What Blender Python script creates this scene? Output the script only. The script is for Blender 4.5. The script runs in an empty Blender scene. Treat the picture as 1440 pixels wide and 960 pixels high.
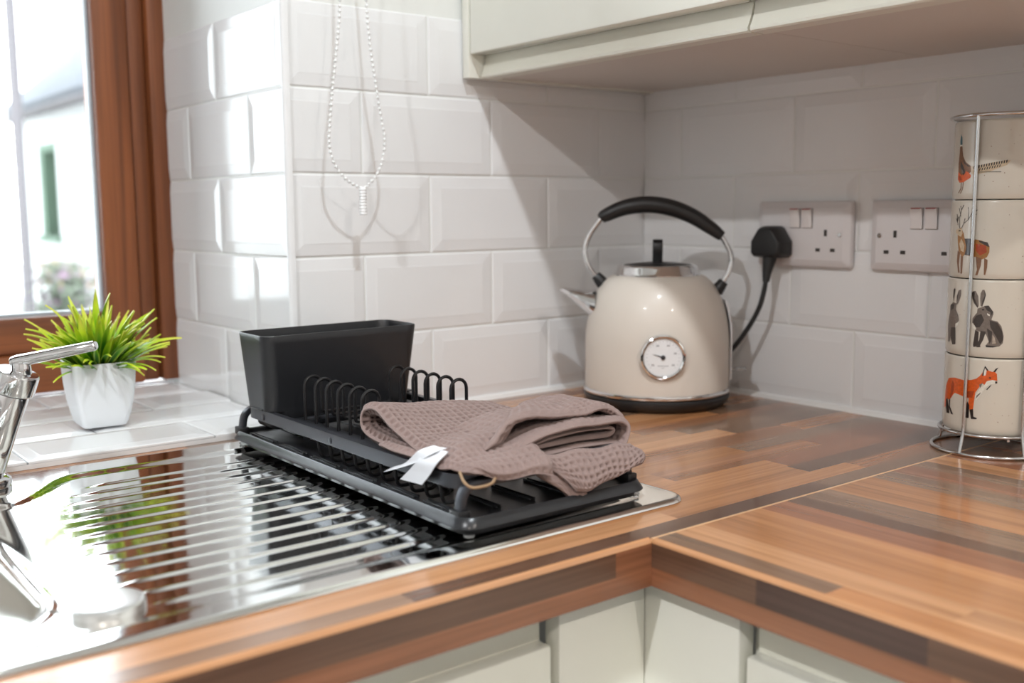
import bpy, bmesh, math, random, json
from mathutils import Vector, Matrix
import numpy as np

S = bpy.context.scene
COL = S.collection
R = math.radians
random.seed(11)

# ------------------------------------------------------------------ camera
cam_d = bpy.data.cameras.new('camera')
cam = bpy.data.objects.new('camera', cam_d)
COL.objects.link(cam)
rx, ux, dx = (0.78689, -0.61705, -0.00747), (0.08333, 0.09426, 0.99205), (0.61144, 0.78126, -0.12559)
cam.matrix_world = Matrix(((rx[0], ux[0], -dx[0], -1.16596), (rx[1], ux[1], -dx[1], -1.15480),
                           (rx[2], ux[2], -dx[2], 0.26395), (0, 0, 0, 1)))
cam_d.lens = 36.586
cam_d.sensor_width = 36.0
cam_d.clip_start = 0.02
cam_d.clip_end = 100
cam_d.dof.use_dof = True
cam_d.dof.focus_distance = 1.03
cam_d.dof.aperture_fstop = 4.0
S.camera = cam

# ------------------------------------------------------------------ sky
W = bpy.data.worlds.new('overcast_sky')
S.world = W
W.use_nodes = True
nt = W.node_tree
bg = nt.nodes['Background']
tc = nt.nodes.new('ShaderNodeTexCoord')
nz = nt.nodes.new('ShaderNodeTexNoise')
nz.inputs['Scale'].default_value = 1.6
cr = nt.nodes.new('ShaderNodeValToRGB')
cr.color_ramp.elements[0].color = (0.82, 0.90, 1.0, 1)
cr.color_ramp.elements[1].color = (0.92, 0.96, 1.0, 1)
nt.links.new(tc.outputs['Generated'], nz.inputs['Vector'])
nt.links.new(nz.outputs['Fac'], cr.inputs['Fac'])
nt.links.new(cr.outputs['Color'], bg.inputs['Color'])
bg.inputs['Strength'].default_value = 5.8

# ------------------------------------------------------------------ ceiling downlights (lamps)
CEIL = 1.49
LAMPS = [(-0.86, -0.98, 8.6, (0.88, 0.95, 1.0)), (-2.1, -0.98, 15.0, (0.96, 0.97, 0.99)), (-0.86, -2.3, 10.0, (1.0, 0.91, 0.83)), (-2.1, -2.3, 10.0, (1.0, 0.91, 0.83))]
for lx, ly, pw, lc in LAMPS:
    ld = bpy.data.lights.new('downlight_lamp', 'AREA')
    ld.shape = 'DISK'
    ld.size = 0.075
    ld.energy = pw
    ld.color = lc
    lo = bpy.data.objects.new('downlight_lamp', ld)
    lo.location = (lx, ly, CEIL - 0.012)
    COL.objects.link(lo)

S.view_settings.view_transform = 'Standard'
S.view_settings.look = 'None'
S.view_settings.gamma = 1.0
S.view_settings.use_curve_mapping = False
S.view_settings.exposure = 0.68
S.cycles.max_bounces = 10
S.cycles.diffuse_bounces = 5
S.cycles.glossy_bounces = 5
S.cycles.transparent_max_bounces = 10
S.cycles.caustics_reflective = False
S.cycles.caustics_refractive = False
S.cycles.sample_clamp_indirect = 6.0

# ------------------------------------------------------------------ helpers
def srgb(r, g, b):
    f = lambda c: c / 12.92 if c <= 0.04045 else ((c + 0.055) / 1.055) ** 2.4
    return (f(r / 255), f(g / 255), f(b / 255))

def pmat(name, col, rough=0.5, metal=0.0, vary=0.04, scale=30.0, bump=0.0, bscale=200.0, coat=0.0, stretch=(1, 1, 1), spec=0.5, trans=0.0, sss=0.0):
    m = bpy.data.materials.new(name)
    m.use_nodes = True
    n = m.node_tree
    b = n.nodes['Principled BSDF']
    t = n.nodes.new('ShaderNodeTexCoord')
    mp = n.nodes.new('ShaderNodeMapping')
    mp.inputs['Scale'].default_value = stretch
    nz = n.nodes.new('ShaderNodeTexNoise')
    nz.inputs['Scale'].default_value = scale
    nz.inputs['Detail'].default_value = 4
    mx = n.nodes.new('ShaderNodeMix')
    mx.data_type = 'RGBA'
    lo = tuple(max(0, c * (1 - vary)) for c in col) + (1,)
    hi = tuple(min(1, c * (1 + vary)) for c in col) + (1,)
    mx.inputs[6].default_value = lo
    mx.inputs[7].default_value = hi
    n.links.new(t.outputs['Object'], mp.inputs['Vector'])
    n.links.new(mp.outputs['Vector'], nz.inputs['Vector'])
    n.links.new(nz.outputs['Fac'], mx.inputs[0])
    n.links.new(mx.outputs[2], b.inputs['Base Color'])
    b.inputs['Roughness'].default_value = rough
    b.inputs['Metallic'].default_value = metal
    b.inputs['Specular IOR Level'].default_value = spec
    b.inputs['Coat Weight'].default_value = coat
    b.inputs['Coat Roughness'].default_value = 0.05
    b.inputs['Transmission Weight'].default_value = trans
    if bump > 0:
        nb = n.nodes.new('ShaderNodeTexNoise')
        nb.inputs['Scale'].default_value = bscale
        nb.inputs['Detail'].default_value = 3
        bp = n.nodes.new('ShaderNodeBump')
        bp.inputs['Strength'].default_value = bump
        bp.inputs['Distance'].default_value = 0.001
        n.links.new(mp.outputs['Vector'], nb.inputs['Vector'])
        n.links.new(nb.outputs['Fac'], bp.inputs['Height'])
        n.links.new(bp.outputs['Normal'], b.inputs['Normal'])
    return m

class MB:
    """collects verts and faces, then links them as one mesh object"""
    def __init__(self):
        self.v = []
        self.f = []
    def add(self, vs, fs):
        o = len(self.v)
        self.v += [tuple(p) for p in vs]
        self.f += [tuple(i + o for i in q) for q in fs]
        return self
    def box(self, a, b):
        x0, y0, z0 = a
        x1, y1, z1 = b
        return self.add([(x0, y0, z0), (x1, y0, z0), (x1, y1, z0), (x0, y1, z0), (x0, y0, z1), (x1, y0, z1), (x1, y1, z1), (x0, y1, z1)],
                        [(0, 3, 2, 1), (4, 5, 6, 7), (0, 1, 5, 4), (1, 2, 6, 5), (2, 3, 7, 6), (3, 0, 4, 7)])
    def grid(self, P, close_u=False, close_v=False):
        m, n = len(P), len(P[0])
        vs = [p for row in P for p in row]
        fs = []
        for i in range(m if close_u else m - 1):
            for j in range(n if close_v else n - 1):
                a, b = i, (i + 1) % m
                c, d = j, (j + 1) % n
                fs.append((a * n + c, a * n + d, b * n + d, b * n + c))
        return self.add(vs, fs)
    def lathe(self, prof, n=48, c=(0, 0, 0), cap0=False, cap1=False):
        P = [[(c[0] + r * math.cos(2 * math.pi * k / n), c[1] + r * math.sin(2 * math.pi * k / n), c[2] + z) for k in range(n)] for r, z in prof]
        o = len(self.v)
        self.grid(P, close_v=True)
        if cap0:
            self.f.append(tuple(o + k for k in reversed(range(n))))
        if cap1:
            self.f.append(tuple(o + (len(prof) - 1) * n + k for k in range(n)))
        return self
    def tube(self, path, r, n=10, closed=False, caps=True, squash=None):
        path = [Vector(p) for p in path]
        m = len(path)
        rr = r if isinstance(r, (list, tuple)) else [r] * m
        T = []
        for i in range(m):
            if closed:
                t = path[(i + 1) % m] - path[i - 1]
            else:
                t = path[min(i + 1, m - 1)] - path[max(i - 1, 0)]
            T.append(t.normalized())
        up = Vector((0, 0, 1)) if abs(T[0].z) < 0.9 else Vector((1, 0, 0))
        N = (up - T[0] * up.dot(T[0])).normalized()
        P = []
        for i in range(m):
            N = (N - T[i] * N.dot(T[i])).normalized()
            B = T[i].cross(N)
            a, b = (rr[i], rr[i]) if squash is None else (rr[i] * squash[0], rr[i] * squash[1])
            P.append([tuple(path[i] + N * (a * math.cos(2 * math.pi * k / n)) + B * (b * math.sin(2 * math.pi * k / n))) for k in range(n)])
        o = len(self.v)
        self.grid(P, close_u=closed, close_v=True)
        if caps and not closed:
            self.f.append(tuple(o + k for k in range(n)))
            self.f.append(tuple(o + (m - 1) * n + k for k in reversed(range(n))))
        return self
    def prism(self, poly, d):
        n = len(poly)
        d = Vector(d)
        vs = [Vector(p) for p in poly] + [Vector(p) + d for p in poly]
        fs = [tuple(range(n)), tuple(reversed(range(n, 2 * n)))] + [(i, i + n, (i + 1) % n + n, (i + 1) % n) for i in range(n)]
        return self.add(vs, fs)
    def mesh(self, name, mat=None, bevel=0.0, smooth=True, seg=2, fix=True, angle=40):
        me = bpy.data.meshes.new(name)
        me.from_pydata(self.v, [], self.f)
        if fix or bevel > 0:
            bm = bmesh.new()
            bm.from_mesh(me)
            bmesh.ops.remove_doubles(bm, verts=bm.verts, dist=1e-6)
            bmesh.ops.recalc_face_normals(bm, faces=bm.faces)
            if bevel > 0:
                es = [e for e in bm.edges if len(e.link_faces) == 2 and e.calc_face_angle(0) > R(30)]
                bmesh.ops.bevel(bm, geom=es, offset=bevel, segments=seg, affect='EDGES', profile=0.5, clamp_overlap=True)
            bm.to_mesh(me)
            bm.free()
        if smooth:
            me.shade_smooth()
            me.set_sharp_from_angle(angle=R(angle))
        if mat:
            me.materials.append(mat)
        return me
    def build(self, name, mat, parent=None, **k):
        return link(name, self.mesh(name, mat, **k), parent)

def link(name, me, parent=None, loc=None):
    o = bpy.data.objects.new(name, me)
    COL.objects.link(o)
    if loc is not None:
        o.location = loc
    if parent is not None:
        o.parent = parent
    return o

def tag(o, label=None, cat=None, group=None, kind=None):
    if label: o['label'] = label
    if cat: o['category'] = cat
    if group: o['group'] = group
    if kind: o['kind'] = kind
    return o

def thing(name, label, cat, loc=(0, 0, 0), rz=0.0, group=None):
    o = bpy.data.objects.new(name, None)
    o.empty_display_size = 0.05
    COL.objects.link(o)
    o.location = loc
    o.rotation_euler = (0, 0, rz)
    return tag(o, label, cat, group)

def copy_tree(o, parent=None):
    c = o.copy()
    COL.objects.link(c)
    if parent is not None:
        c.parent = parent
    for ch in list(o.children):
        copy_tree(ch, c)
    return c

def part_at(o, loc):
    """give a part its own origin without moving its shape"""
    return o

def fillet(path, rad, n=5):
    """round the corners of a polyline"""
    P = [Vector(p) for p in path]
    out = [P[0]]
    for i in range(1, len(P) - 1):
        a, b, c = P[i - 1], P[i], P[i + 1]
        u, w = (a - b), (c - b)
        r = min(rad, u.length * 0.49, w.length * 0.49)
        p0, p1 = b + u.normalized() * r, b + w.normalized() * r
        for k in range(n + 1):
            t = k / n
            out.append(p0 * (1 - t) ** 2 + b * 2 * t * (1 - t) + p1 * t * t)
    out.append(P[-1])
    return out

def crom(P, t):
    """Catmull-Rom through a list of Vectors, t in 0..len-1"""
    n = len(P)
    i = min(int(t), n - 2)
    f = t - i
    p1, p2 = P[i], P[i + 1]
    p0 = P[i - 1] if i > 0 else p1 * 2 - p2
    p3 = P[i + 2] if i + 2 < n else p2 * 2 - p1
    return 0.5 * ((2 * p1) + (p2 - p0) * f + (2 * p0 - 5 * p1 + 4 * p2 - p3) * f * f + (3 * p1 - p0 - 3 * p2 + p3) * f ** 3)

def smooth_path(pts, n):
    P = [Vector(p) for p in pts]
    return [crom(P, (len(P) - 1) * k / n) for k in range(n + 1)]

def rrect(x0, y0, x1, y1, r, n=6):
    out = []
    e = 0.35 * r
    for cx, cy, a0 in ((x1 - r, y1 - r, 0), (x0 + r, y1 - r, 90), (x0 + r, y0 + r, 180), (x1 - r, y0 + r, 270)):
        c, s = round(math.cos(R(a0))), round(math.sin(R(a0)))
        out.append((cx + r * c + e * s, cy + r * s - e * c))
        for k in range(n + 1):
            a = R(a0 + 90 * k / n)
            out.append((cx + r * math.cos(a), cy + r * math.sin(a)))
        c, s = round(math.cos(R(a0 + 90))), round(math.sin(R(a0 + 90)))
        out.append((cx + r * c - e * s, cy + r * s + e * c))
    return out

def loft(mb, rings, cap0=True, cap1=True):
    n = len(rings[0])
    o = len(mb.v)
    mb.grid(rings, close_v=True)
    if cap0: mb.f.append(tuple(o + k for k in range(n)))
    if cap1: mb.f.append(tuple(o + (len(rings) - 1) * n + k for k in reversed(range(n))))
    return mb

# ------------------------------------------------------------------ materials
M = {}
M['tile'] = pmat('glazed_tile', (0.82, 0.83, 0.84), 0.10, vary=0.012, scale=8, bump=0.08, bscale=22, spec=0.30)
M['grout'] = pmat('grout', (0.72, 0.73, 0.73), 0.7, vary=0.06, bump=0.3)
M['plaster'] = pmat('painted_plaster', (0.80, 0.82, 0.80), 0.5, vary=0.02, bump=0.1, bscale=60)
M['roomwall'] = pmat('room_wall_paint', (0.52, 0.51, 0.50), 0.7, vary=0.03)
M['ceiling'] = pmat('ceiling_paint', (0.80, 0.80, 0.79), 0.8, vary=0.02)
M['floor'] = pmat('floor_tiles', (0.20, 0.19, 0.185), 0.4, vary=0.2, scale=4)
M['caulk'] = pmat('white_sealant', (0.82, 0.82, 0.81), 0.3)
M['trimwhite'] = pmat('white_plastic_trim', (0.85, 0.86, 0.87), 0.25)
M['cream'] = pmat('cream_gloss_door', srgb(233, 233, 223), 0.16, vary=0.015, coat=0.3)
M['cream2'] = pmat('cream_lacquer_rail', srgb(230, 229, 217), 0.3, vary=0.02)
M['under'] = pmat('cabinet_underside', srgb(214, 207, 200), 0.45, vary=0.04, scale=6)
M['darkgap'] = pmat('dark_gap', (0.05, 0.045, 0.04), 0.8)
M['steel'] = pmat('polished_steel', (0.82, 0.82, 0.80), 0.07, 1.0, vary=0.04, scale=14, bump=0.02, bscale=120)
M['chrome'] = pmat('chrome', (0.80, 0.80, 0.81), 0.07, 1.0, vary=0.02)
M['brushed'] = pmat('brushed_steel', (0.80, 0.80, 0.79), 0.3, 1.0, vary=0.03)
M['wire'] = pmat('chromed_wire', (0.66, 0.66, 0.66), 0.16, 1.0, vary=0.03)
M['white'] = pmat('white_glaze', (0.78, 0.80, 0.83), 0.38, vary=0.02)
M['socket'] = pmat('white_faceplate', srgb(220, 217, 218), 0.3, vary=0.02)
M['switch'] = pmat('white_rocker', srgb(226, 221, 220), 0.28, vary=0.02)
M['black'] = pmat('black_plastic', (0.012, 0.012, 0.013), 0.42, vary=0.15, bump=0.1, bscale=900)
M['rack'] = pmat('charcoal_coated_metal', srgb(72, 74, 80), 0.32, 0.6, vary=0.06, bump=0.05, bscale=1200)
M['rackwire'] = pmat('black_coated_wire', srgb(28, 28, 30), 0.30, 0.1, vary=0.1)
M['tray'] = pmat('black_tray_plastic', srgb(30, 31, 34), 0.30, vary=0.1)
M['caddy'] = pmat('charcoal_caddy_plastic', srgb(34, 35, 38), 0.33, vary=0.06, bump=0.06, bscale=1500)
M['kettle'] = pmat('cream_enamel', srgb(211, 203, 193), 0.42, vary=0.02, bump=0.03, bscale=500, coat=0.12)
M['gauge'] = pmat('white_dial', (0.78, 0.79, 0.80), 0.3)
M['ink'] = pmat('dark_print', (0.03, 0.03, 0.035), 0.5)
M['greyink'] = pmat('grey_print', (0.25, 0.25, 0.26), 0.5)
M['clear'] = pmat('clear_plastic', (0.85, 0.87, 0.87), 0.12, trans=0.75, vary=0.01)
M['bead'] = pmat('white_beads', (0.84, 0.85, 0.85), 0.25)
M['mug'] = pmat('cream_stoneware', srgb(212, 207, 195), 0.24, vary=0.03, scale=12, coat=0.3)
M['fabric_white'] = pmat('white_label_cloth', (0.80, 0.82, 0.86), 0.8, vary=0.05, bump=0.4, bscale=1500)
M['beige'] = pmat('beige_tape', srgb(150, 124, 96), 0.8, vary=0.1)
M['soil'] = pmat('dark_green_base', (0.02, 0.05, 0.015), 0.9, vary=0.4)
M['render'] = pmat('white_house_render', (0.86, 0.86, 0.85), 0.9, vary=0.03, scale=2)
M['slate'] = pmat('grey_slates', (0.10, 0.108, 0.122), 0.9, vary=0.3, scale=3)
M['pipe'] = pmat('grey_pipe', (0.11, 0.10, 0.105), 0.8)
M['greenframe'] = pmat('pale_green_paint', (0.15, 0.24, 0.17), 0.8)
M['darkpane'] = pmat('dark_green_pane', (0.03, 0.06, 0.045), 0.3)  # dark green pane colour of the cottage window
M['paving'] = pmat('grey_paving', (0.45, 0.44, 0.42), 0.9, vary=0.2, scale=1.5)
M['gasket'] = pmat('grey_gasket', (0.42, 0.46, 0.50), 0.4)

def wood_mat(name, rough=0.2, coat=0.35, fixed=None, dark=0.72, gs=1.0):
    m = bpy.data.materials.new(name)
    m.use_nodes = True
    n = m.node_tree
    b = n.nodes['Principled BSDF']
    t = n.nodes.new('ShaderNodeTexCoord')
    oi = n.nodes.new('ShaderNodeObjectInfo')
    mul = n.nodes.new('ShaderNodeMath'); mul.operation = 'MULTIPLY'; mul.inputs[1].default_value = 37.0
    cmb = n.nodes.new('ShaderNodeCombineXYZ')
    add = n.nodes.new('ShaderNodeVectorMath'); add.operation = 'ADD'
    n.links.new(oi.outputs['Random'], mul.inputs[0])
    for k in range(3): n.links.new(mul.outputs[0], cmb.inputs[k])
    n.links.new(t.outputs['Object'], add.inputs[0])
    n.links.new(cmb.outputs[0], add.inputs[1])
    def noise(sx, sy, sc, det, dist=0.0):
        mp = n.nodes.new('ShaderNodeMapping')
        mp.inputs['Scale'].default_value = (sx, sy, sy)
        z = n.nodes.new('ShaderNodeTexNoise')
        z.inputs['Scale'].default_value = sc
        z.inputs['Detail'].default_value = det
        z.inputs['Distortion'].default_value = dist
        n.links.new(add.outputs[0], mp.inputs['Vector'])
        n.links.new(mp.outputs['Vector'], z.inputs['Vector'])
        return z
    z1 = noise(2.2 * gs, 40 * gs, 1.0, 3, 0.6)      # broad figure along the stave
    z2 = noise(6 * gs, 260 * gs, 1.0, 5)            # fine pores
    r1 = n.nodes.new('ShaderNodeValToRGB')
    r1.color_ramp.elements[0].position = 0.33; r1.color_ramp.elements[0].color = (dark, dark * 0.95, dark * 0.9, 1)
    r1.color_ramp.elements[1].position = 0.62; r1.color_ramp.elements[1].color = (1.08, 1.08, 1.08, 1)
    r2 = n.nodes.new('ShaderNodeValToRGB')
    r2.color_ramp.elements[0].position = 0.30; r2.color_ramp.elements[0].color = (0.80, 0.78, 0.76, 1)
    r2.color_ramp.elements[1].position = 0.60; r2.color_ramp.elements[1].color = (1.05, 1.05, 1.05, 1)
    n.links.new(z1.outputs['Fac'], r1.inputs['Fac'])
    n.links.new(z2.outputs['Fac'], r2.inputs['Fac'])
    m1 = n.nodes.new('ShaderNodeMix'); m1.data_type = 'RGBA'; m1.blend_type = 'MULTIPLY'; m1.inputs[0].default_value = 1
    m2 = n.nodes.new('ShaderNodeMix'); m2.data_type = 'RGBA'; m2.blend_type = 'MULTIPLY'; m2.inputs[0].default_value = 1
    if fixed is None:
        n.links.new(oi.outputs['Color'], m1.inputs[6])
    else:
        m1.inputs[6].default_value = tuple(fixed) + (1,)
    n.links.new(r1.outputs['Color'], m1.inputs[7])
    n.links.new(m1.outputs[2], m2.inputs[6])
    n.links.new(r2.outputs['Color'], m2.inputs[7])
    n.links.new(m2.outputs[2], b.inputs['Base Color'])
    b.inputs['Roughness'].default_value = rough
    b.inputs['Coat Weight'].default_value = coat
    b.inputs['Coat Roughness'].default_value = 0.09
    bp = n.nodes.new('ShaderNodeBump'); bp.inputs['Strength'].default_value = 0.06; bp.inputs['Distance'].default_value = 0.0006
    n.links.new(z2.outputs['Fac'], bp.inputs['Height'])
    n.links.new(bp.outputs['Normal'], b.inputs['Normal'])
    return m
M['stave'] = wood_mat('worktop_staves', 0.24, 0.3)
M['frame'] = wood_mat('stained_window_frame', 0.5, 0.05, fixed=srgb(134, 76, 40), dark=0.55, gs=0.8)

def glass_mat():
    m = bpy.data.materials.new('window_glass')
    m.use_nodes = True
    n = m.node_tree
    n.nodes.remove(n.nodes['Principled BSDF'])
    out = n.nodes['Material Output']
    tr = n.nodes.new('ShaderNodeBsdfTransparent')
    gl = n.nodes.new('ShaderNodeBsdfGlossy'); gl.inputs['Roughness'].default_value = 0.02
    fr = n.nodes.new('ShaderNodeFresnel'); fr.inputs['IOR'].default_value = 1.45
    mx = n.nodes.new('ShaderNodeMixShader')
    nzt = n.nodes.new('ShaderNodeTexNoise'); nzt.inputs['Scale'].default_value = 3
    mc = n.nodes.new('ShaderNodeMix'); mc.data_type = 'RGBA'
    mc.inputs[6].default_value = (0.96, 0.98, 0.97, 1); mc.inputs[7].default_value = (0.98, 0.99, 0.99, 1)
    n.links.new(nzt.outputs['Fac'], mc.inputs[0]); n.links.new(mc.outputs[2], tr.inputs['Color'])
    n.links.new(fr.outputs[0], mx.inputs[0]); n.links.new(tr.outputs[0], mx.inputs[1]); n.links.new(gl.outputs[0], mx.inputs[2])
    n.links.new(mx.outputs[0], out.inputs['Surface'])
    return m
M['glass'] = glass_mat()

# ================================================================== setting: walls, floor, ceiling
FLOOR = -0.91
ZT = 0.5136          # top of the tiling
g = MB()
g.box((-0.5985, 0.0018, FLOOR), (0.10, 0.50, CEIL))
g.box((-3.0, 0.004, FLOOR), (-1.90, 0.50, CEIL))
g.box((-1.90, 0.004, FLOOR), (-0.596, 0.50, 0.003))
g.box((-1.90, 0.004, 1.12), (-0.596, 0.50, CEIL))
wall_back = tag(g.build('wall_back', M['plaster'], smooth=False, fix=False), kind='structure')
wall_right = tag(MB().box((0.0018, -3.2, FLOOR), (0.10, 0.0018, CEIL)).build('wall_right', M['plaster'], smooth=False), kind='structure')
tag(MB().box((-3.1, -3.3, FLOOR), (-3.0, 0.5, CEIL)).build('wall_left', M['roomwall'], smooth=False), kind='structure')
tag(MB().box((-3.0, -3.3, FLOOR), (0.10, -3.2, CEIL)).build('wall_front', M['roomwall'], smooth=False), kind='structure')
tag(MB().box((-3.1, -3.3, FLOOR - 0.05), (0.10, 0.004, FLOOR)).build('floor', M['floor'], smooth=False), kind='structure')
tag(MB().box((-3.1, -3.3, CEIL), (0.10, 0.5, CEIL + 0.08)).build('ceiling', M['ceiling'], smooth=False), kind='structure')

# ---- bevelled wall tiles, one object each
TW, TH, TB, TR, TD = 0.200, 0.100, 0.0140, 0.0011, 0.0028
def tile_full(u0=0, u1=TW, v0=0, v1=TH, w=TW, h=TH, raise_=TR, bev=TB):
    e = 0.0015
    def ring(i, z): return [(i, i, z), (w - i, i, z), (w - i, h - i, z), (i, h - i, z)]
    rs = [ring(0, -TD), ring(0, -0.0008), ring(e, 0.0), ring(bev, raise_), ring(bev + 0.002, raise_ + 0.0003)]
    mb = MB()
    loft(mb, rs, cap0=False, cap1=True)
    me = mb.mesh('tile', M['tile'], smooth=False)
    bm = bmesh.new(); bm.from_mesh(me)
    for co, no, need in (((u0, 0, 0), (-1, 0, 0), u0 > 0), ((u1, 0, 0), (1, 0, 0), u1 < w), ((0, v0, 0), (0, -1, 0), v0 > 0), ((0, v1, 0), (0, 1, 0), v1 < h)):
        if need:
            bmesh.ops.bisect_plane(bm, geom=bm.verts[:] + bm.edges[:] + bm.faces[:], plane_co=co, plane_no=no, clear_outer=True)
    bmesh.ops.translate(bm, verts=bm.verts, vec=(-u0, -v0, 0))
    bm.to_mesh(me); bm.free()
    me.shade_smooth(); me.set_sharp_from_angle(angle=R(3))
    return me
FULL = tile_full()
ORI = {'back': Matrix(((1, 0, 0), (0, 0, -1), (0, 1, 0))), 'right': Matrix(((0, 0, -1), (-1, 0, 0), (0, 1, 0))), 'up': Matrix(((1, 0, 0), (0, 1, 0), (0, 0, 1)))}
rt = random.Random(5)
def put_tile(parent, ori, origin, u0=0, u1=TW, v0=0, v1=TH, tilt=0.0035):
    full = u0 <= 0 and u1 >= TW and v0 <= 0 and v1 >= TH
    me = FULL if full else tile_full(u0, u1, v0, v1)
    o = link('tile', me, parent)
    rot = ORI[ori].to_4x4() @ Matrix.Rotation(rt.uniform(-tilt, tilt), 4, 'X') @ Matrix.Rotation(rt.uniform(-tilt, tilt), 4, 'Y')
    o.matrix_world = Matrix.Translation(origin) @ rot
    return o
H0, PH, PWD = 0.1056, 0.102, 0.202
def row_z(k): return 0.0048 if k == 0 else H0 + PH * (k - 1) + 0.001
def run_tiles(parent, ori, fixed, start, end, joint0, krange, to_world):
    """start..end: extent along the run; joint0(k) gives one joint position of row k"""
    for k in krange:
        z = row_z(k)
        j = joint0(k)
        while j > start: j -= PWD
        while j < end - 0.004:
            a, b = j + 0.001, j + 0.001 + TW
            u0, u1 = max(0, start - a), min(TW, end - a)
            if u1 - u0 > 0.006:
                put_tile(parent, ori, to_world(a + u0, z), u0, u1)
            j += PWD
# back wall: joints at -0.2959 + n*0.202 in odd rows, half a tile off in even rows
run_tiles(wall_back, 'back', 0, -0.5965, -0.0005, lambda k: -0.2959 if k % 2 else -0.1949, range(0, 5), lambda u, z: Vector((u, 0.0005, z)))
# right wall (runs along -y)
run_tiles(wall_right, 'right', 0, 0.0005, 1.10, lambda k: 0.0758 if k % 2 else 0.1768, range(0, 5), lambda u, z: Vector((0.0005, -u, z)))
# window reveal (u runs along -y, from the frame to the corner)
run_tiles(wall_back, 'right', 0, -0.392, -0.0035, lambda k: -0.1075 if k % 2 else -0.2085, range(0, 5), lambda u, z: Vector((-0.5995, -u, z)))
# tiled sill, laid in three courses
rowj = [-0.71, -0.61, -0.71, -0.61]
for i, y0 in enumerate((-0.014, 0.088, 0.190, 0.292)):
    x = rowj[i] - 0.202 * 6
    while x < -0.601:
        a, b = x + 0.001, x + 0.001 + TW
        u0, u1 = max(0, -1.895 - a), min(TW, -0.6035 - a)
        if u1 - u0 > 0.006:
            put_tile(wall_back, 'up', Vector((a + u0, y0, 0.0085)), u0, u1, tilt=0.002)
        x += PWD
tag(MB().box((-1.90, -0.013, 0.003), (-0.600, 0.395, 0.0055)).build('sill_bed', M['grout'], wall_back, smooth=False))
tag(MB().box((-1.90, -0.0142, 0.0003), (-0.600, -0.006, 0.0055)).build('sill_bed', M['grout'], wall_back, smooth=False))

# corner bead, sealant lines
g = MB()
pr = [(-0.5960, 0.0005), (-0.6045, 0.0005)] + [(-0.6005 - 0.004 * math.cos(R(a)), -0.0005 - 0.004 * math.sin(R(a))) for a in (0, 22, 45, 68, 90)] + [(-0.5960, -0.0045)]
g.prism([(x, y, 0.006) for x, y in pr], (0, 0, ZT + 0.004 - 0.006))
tag(g.build('trim_1', M['trimwhite']), kind='structure')
g = MB()
g.prism([(-0.60, 0.001, 0.0), (-0.60, -0.0055, 0.0), (-0.60, -0.0025, 0.0055), (-0.60, 0.001, 0.0065)], (0.60, 0, 0))
g.prism([(0.001, 0, 0.0), (-0.0055, 0, 0.0), (-0.0025, 0, 0.0055), (0.001, 0, 0.0065)], (0, -1.5, 0))
tag(g.build('trim_2', M['caulk']), kind='structure')

# ================================================================== window
win = tag(thing('window_1', None, None), kind='structure')
YF = 0.392
g = MB()   # fixed outer frame, stepped mouldings
def fr(x0, x1, z0, z1, y0, y1, gg, w):
    gg.box((x1 - w, y0, z0), (x1, y1, z1)); gg.box((x0, y0, z0), (x0 + w, y1, z1))
    gg.box((x0 + w, y0, z0), (x1 - w, y1, z0 + w)); gg.box((x0 + w, y0, z1 - w), (x1 - w, y1, z1))
def part_box(name, a, b, mat, parent, bevel=0.003, along='z'):
    a, b = Vector(a), Vector(b)
    c = (a + b) / 2
    h = (b - a) / 2
    axis = {'x': Matrix.Identity(3), 'z': Matrix(((0, 0, -1), (0, 1, 0), (1, 0, 0))), 'y': Matrix(((0, -1, 0), (1, 0, 0), (0, 0, 1)))}[along]
    hl = axis.transposed() @ h
    hl = Vector((abs(hl.x), abs(hl.y), abs(hl.z)))
    o = MB().box(-hl, hl).build(name, mat, parent, bevel=bevel)
    o.matrix_local = Matrix.Translation(c) @ axis.to_4x4()
    return o
X0, X1w, Z0, Z1 = -1.898, -0.5975, 0.0125, 1.118
# right jamb: three stepped pieces, as seen in the photo
part_box('jamb', (X1w - 0.026, YF - 0.002, Z0), (X1w, 0.47, Z1), M['frame'], win, 0.004)
part_box('jamb', (X1w - 0.052, YF + 0.010, Z0), (X1w - 0.026, 0.47, Z1), M['frame'], win, 0.005)
part_box('jamb', (X0, YF - 0.002, Z0), (X0 + 0.052, 0.47, Z1), M['frame'], win, 0.004)
part_box('frame_sill', (X0 + 0.052, YF - 0.002, Z0), (X1w - 0.052, 0.47, Z0 + 0.056), M['frame'], win, 0.005, 'x')
part_box('frame_head', (X0 + 0.052, YF - 0.002, Z1 - 0.06), (X1w - 0.052, 0.47, Z1), M['frame'], win, 0.004, 'x')
part_box('mullion', (-1.285, YF, Z0 + 0.056), (-1.225, 0.47, Z1 - 0.06), M['frame'], win, 0.004)
# opening sash
XS = X1w - 0.052
part_box('sash_stile', (XS - 0.050, YF + 0.004, Z0 + 0.056), (XS, 0.455, Z1 - 0.06), M['frame'], win, 0.006)
part_box('sash_stile', (-1.225, YF + 0.004, Z0 + 0.056), (-1.175, 0.455, Z1 - 0.06), M['frame'], win, 0.006)
part_box('sash_rail', (-1.175, YF + 0.004, Z0 + 0.056), (XS - 0.050, 0.455, Z0 + 0.108), M['frame'], win, 0.006, 'x')
part_box('sash_rail', (-1.175, YF + 0.004, Z1 - 0.11), (XS - 0.050, 0.455, Z1 - 0.06), M['frame'], win, 0.006, 'x')
g = MB(); fr(-1.175, XS - 0.050, Z0 + 0.108, Z1 - 0.11, 0.412, 0.428, g, 0.004)
g.build('gasket', M['gasket'], win, smooth=False)
MB().box((-1.173, 0.418, Z0 + 0.110), (XS - 0.052, 0.422, Z1 - 0.112)).build('glass_pane', M['glass'], win, smooth=False)
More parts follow.
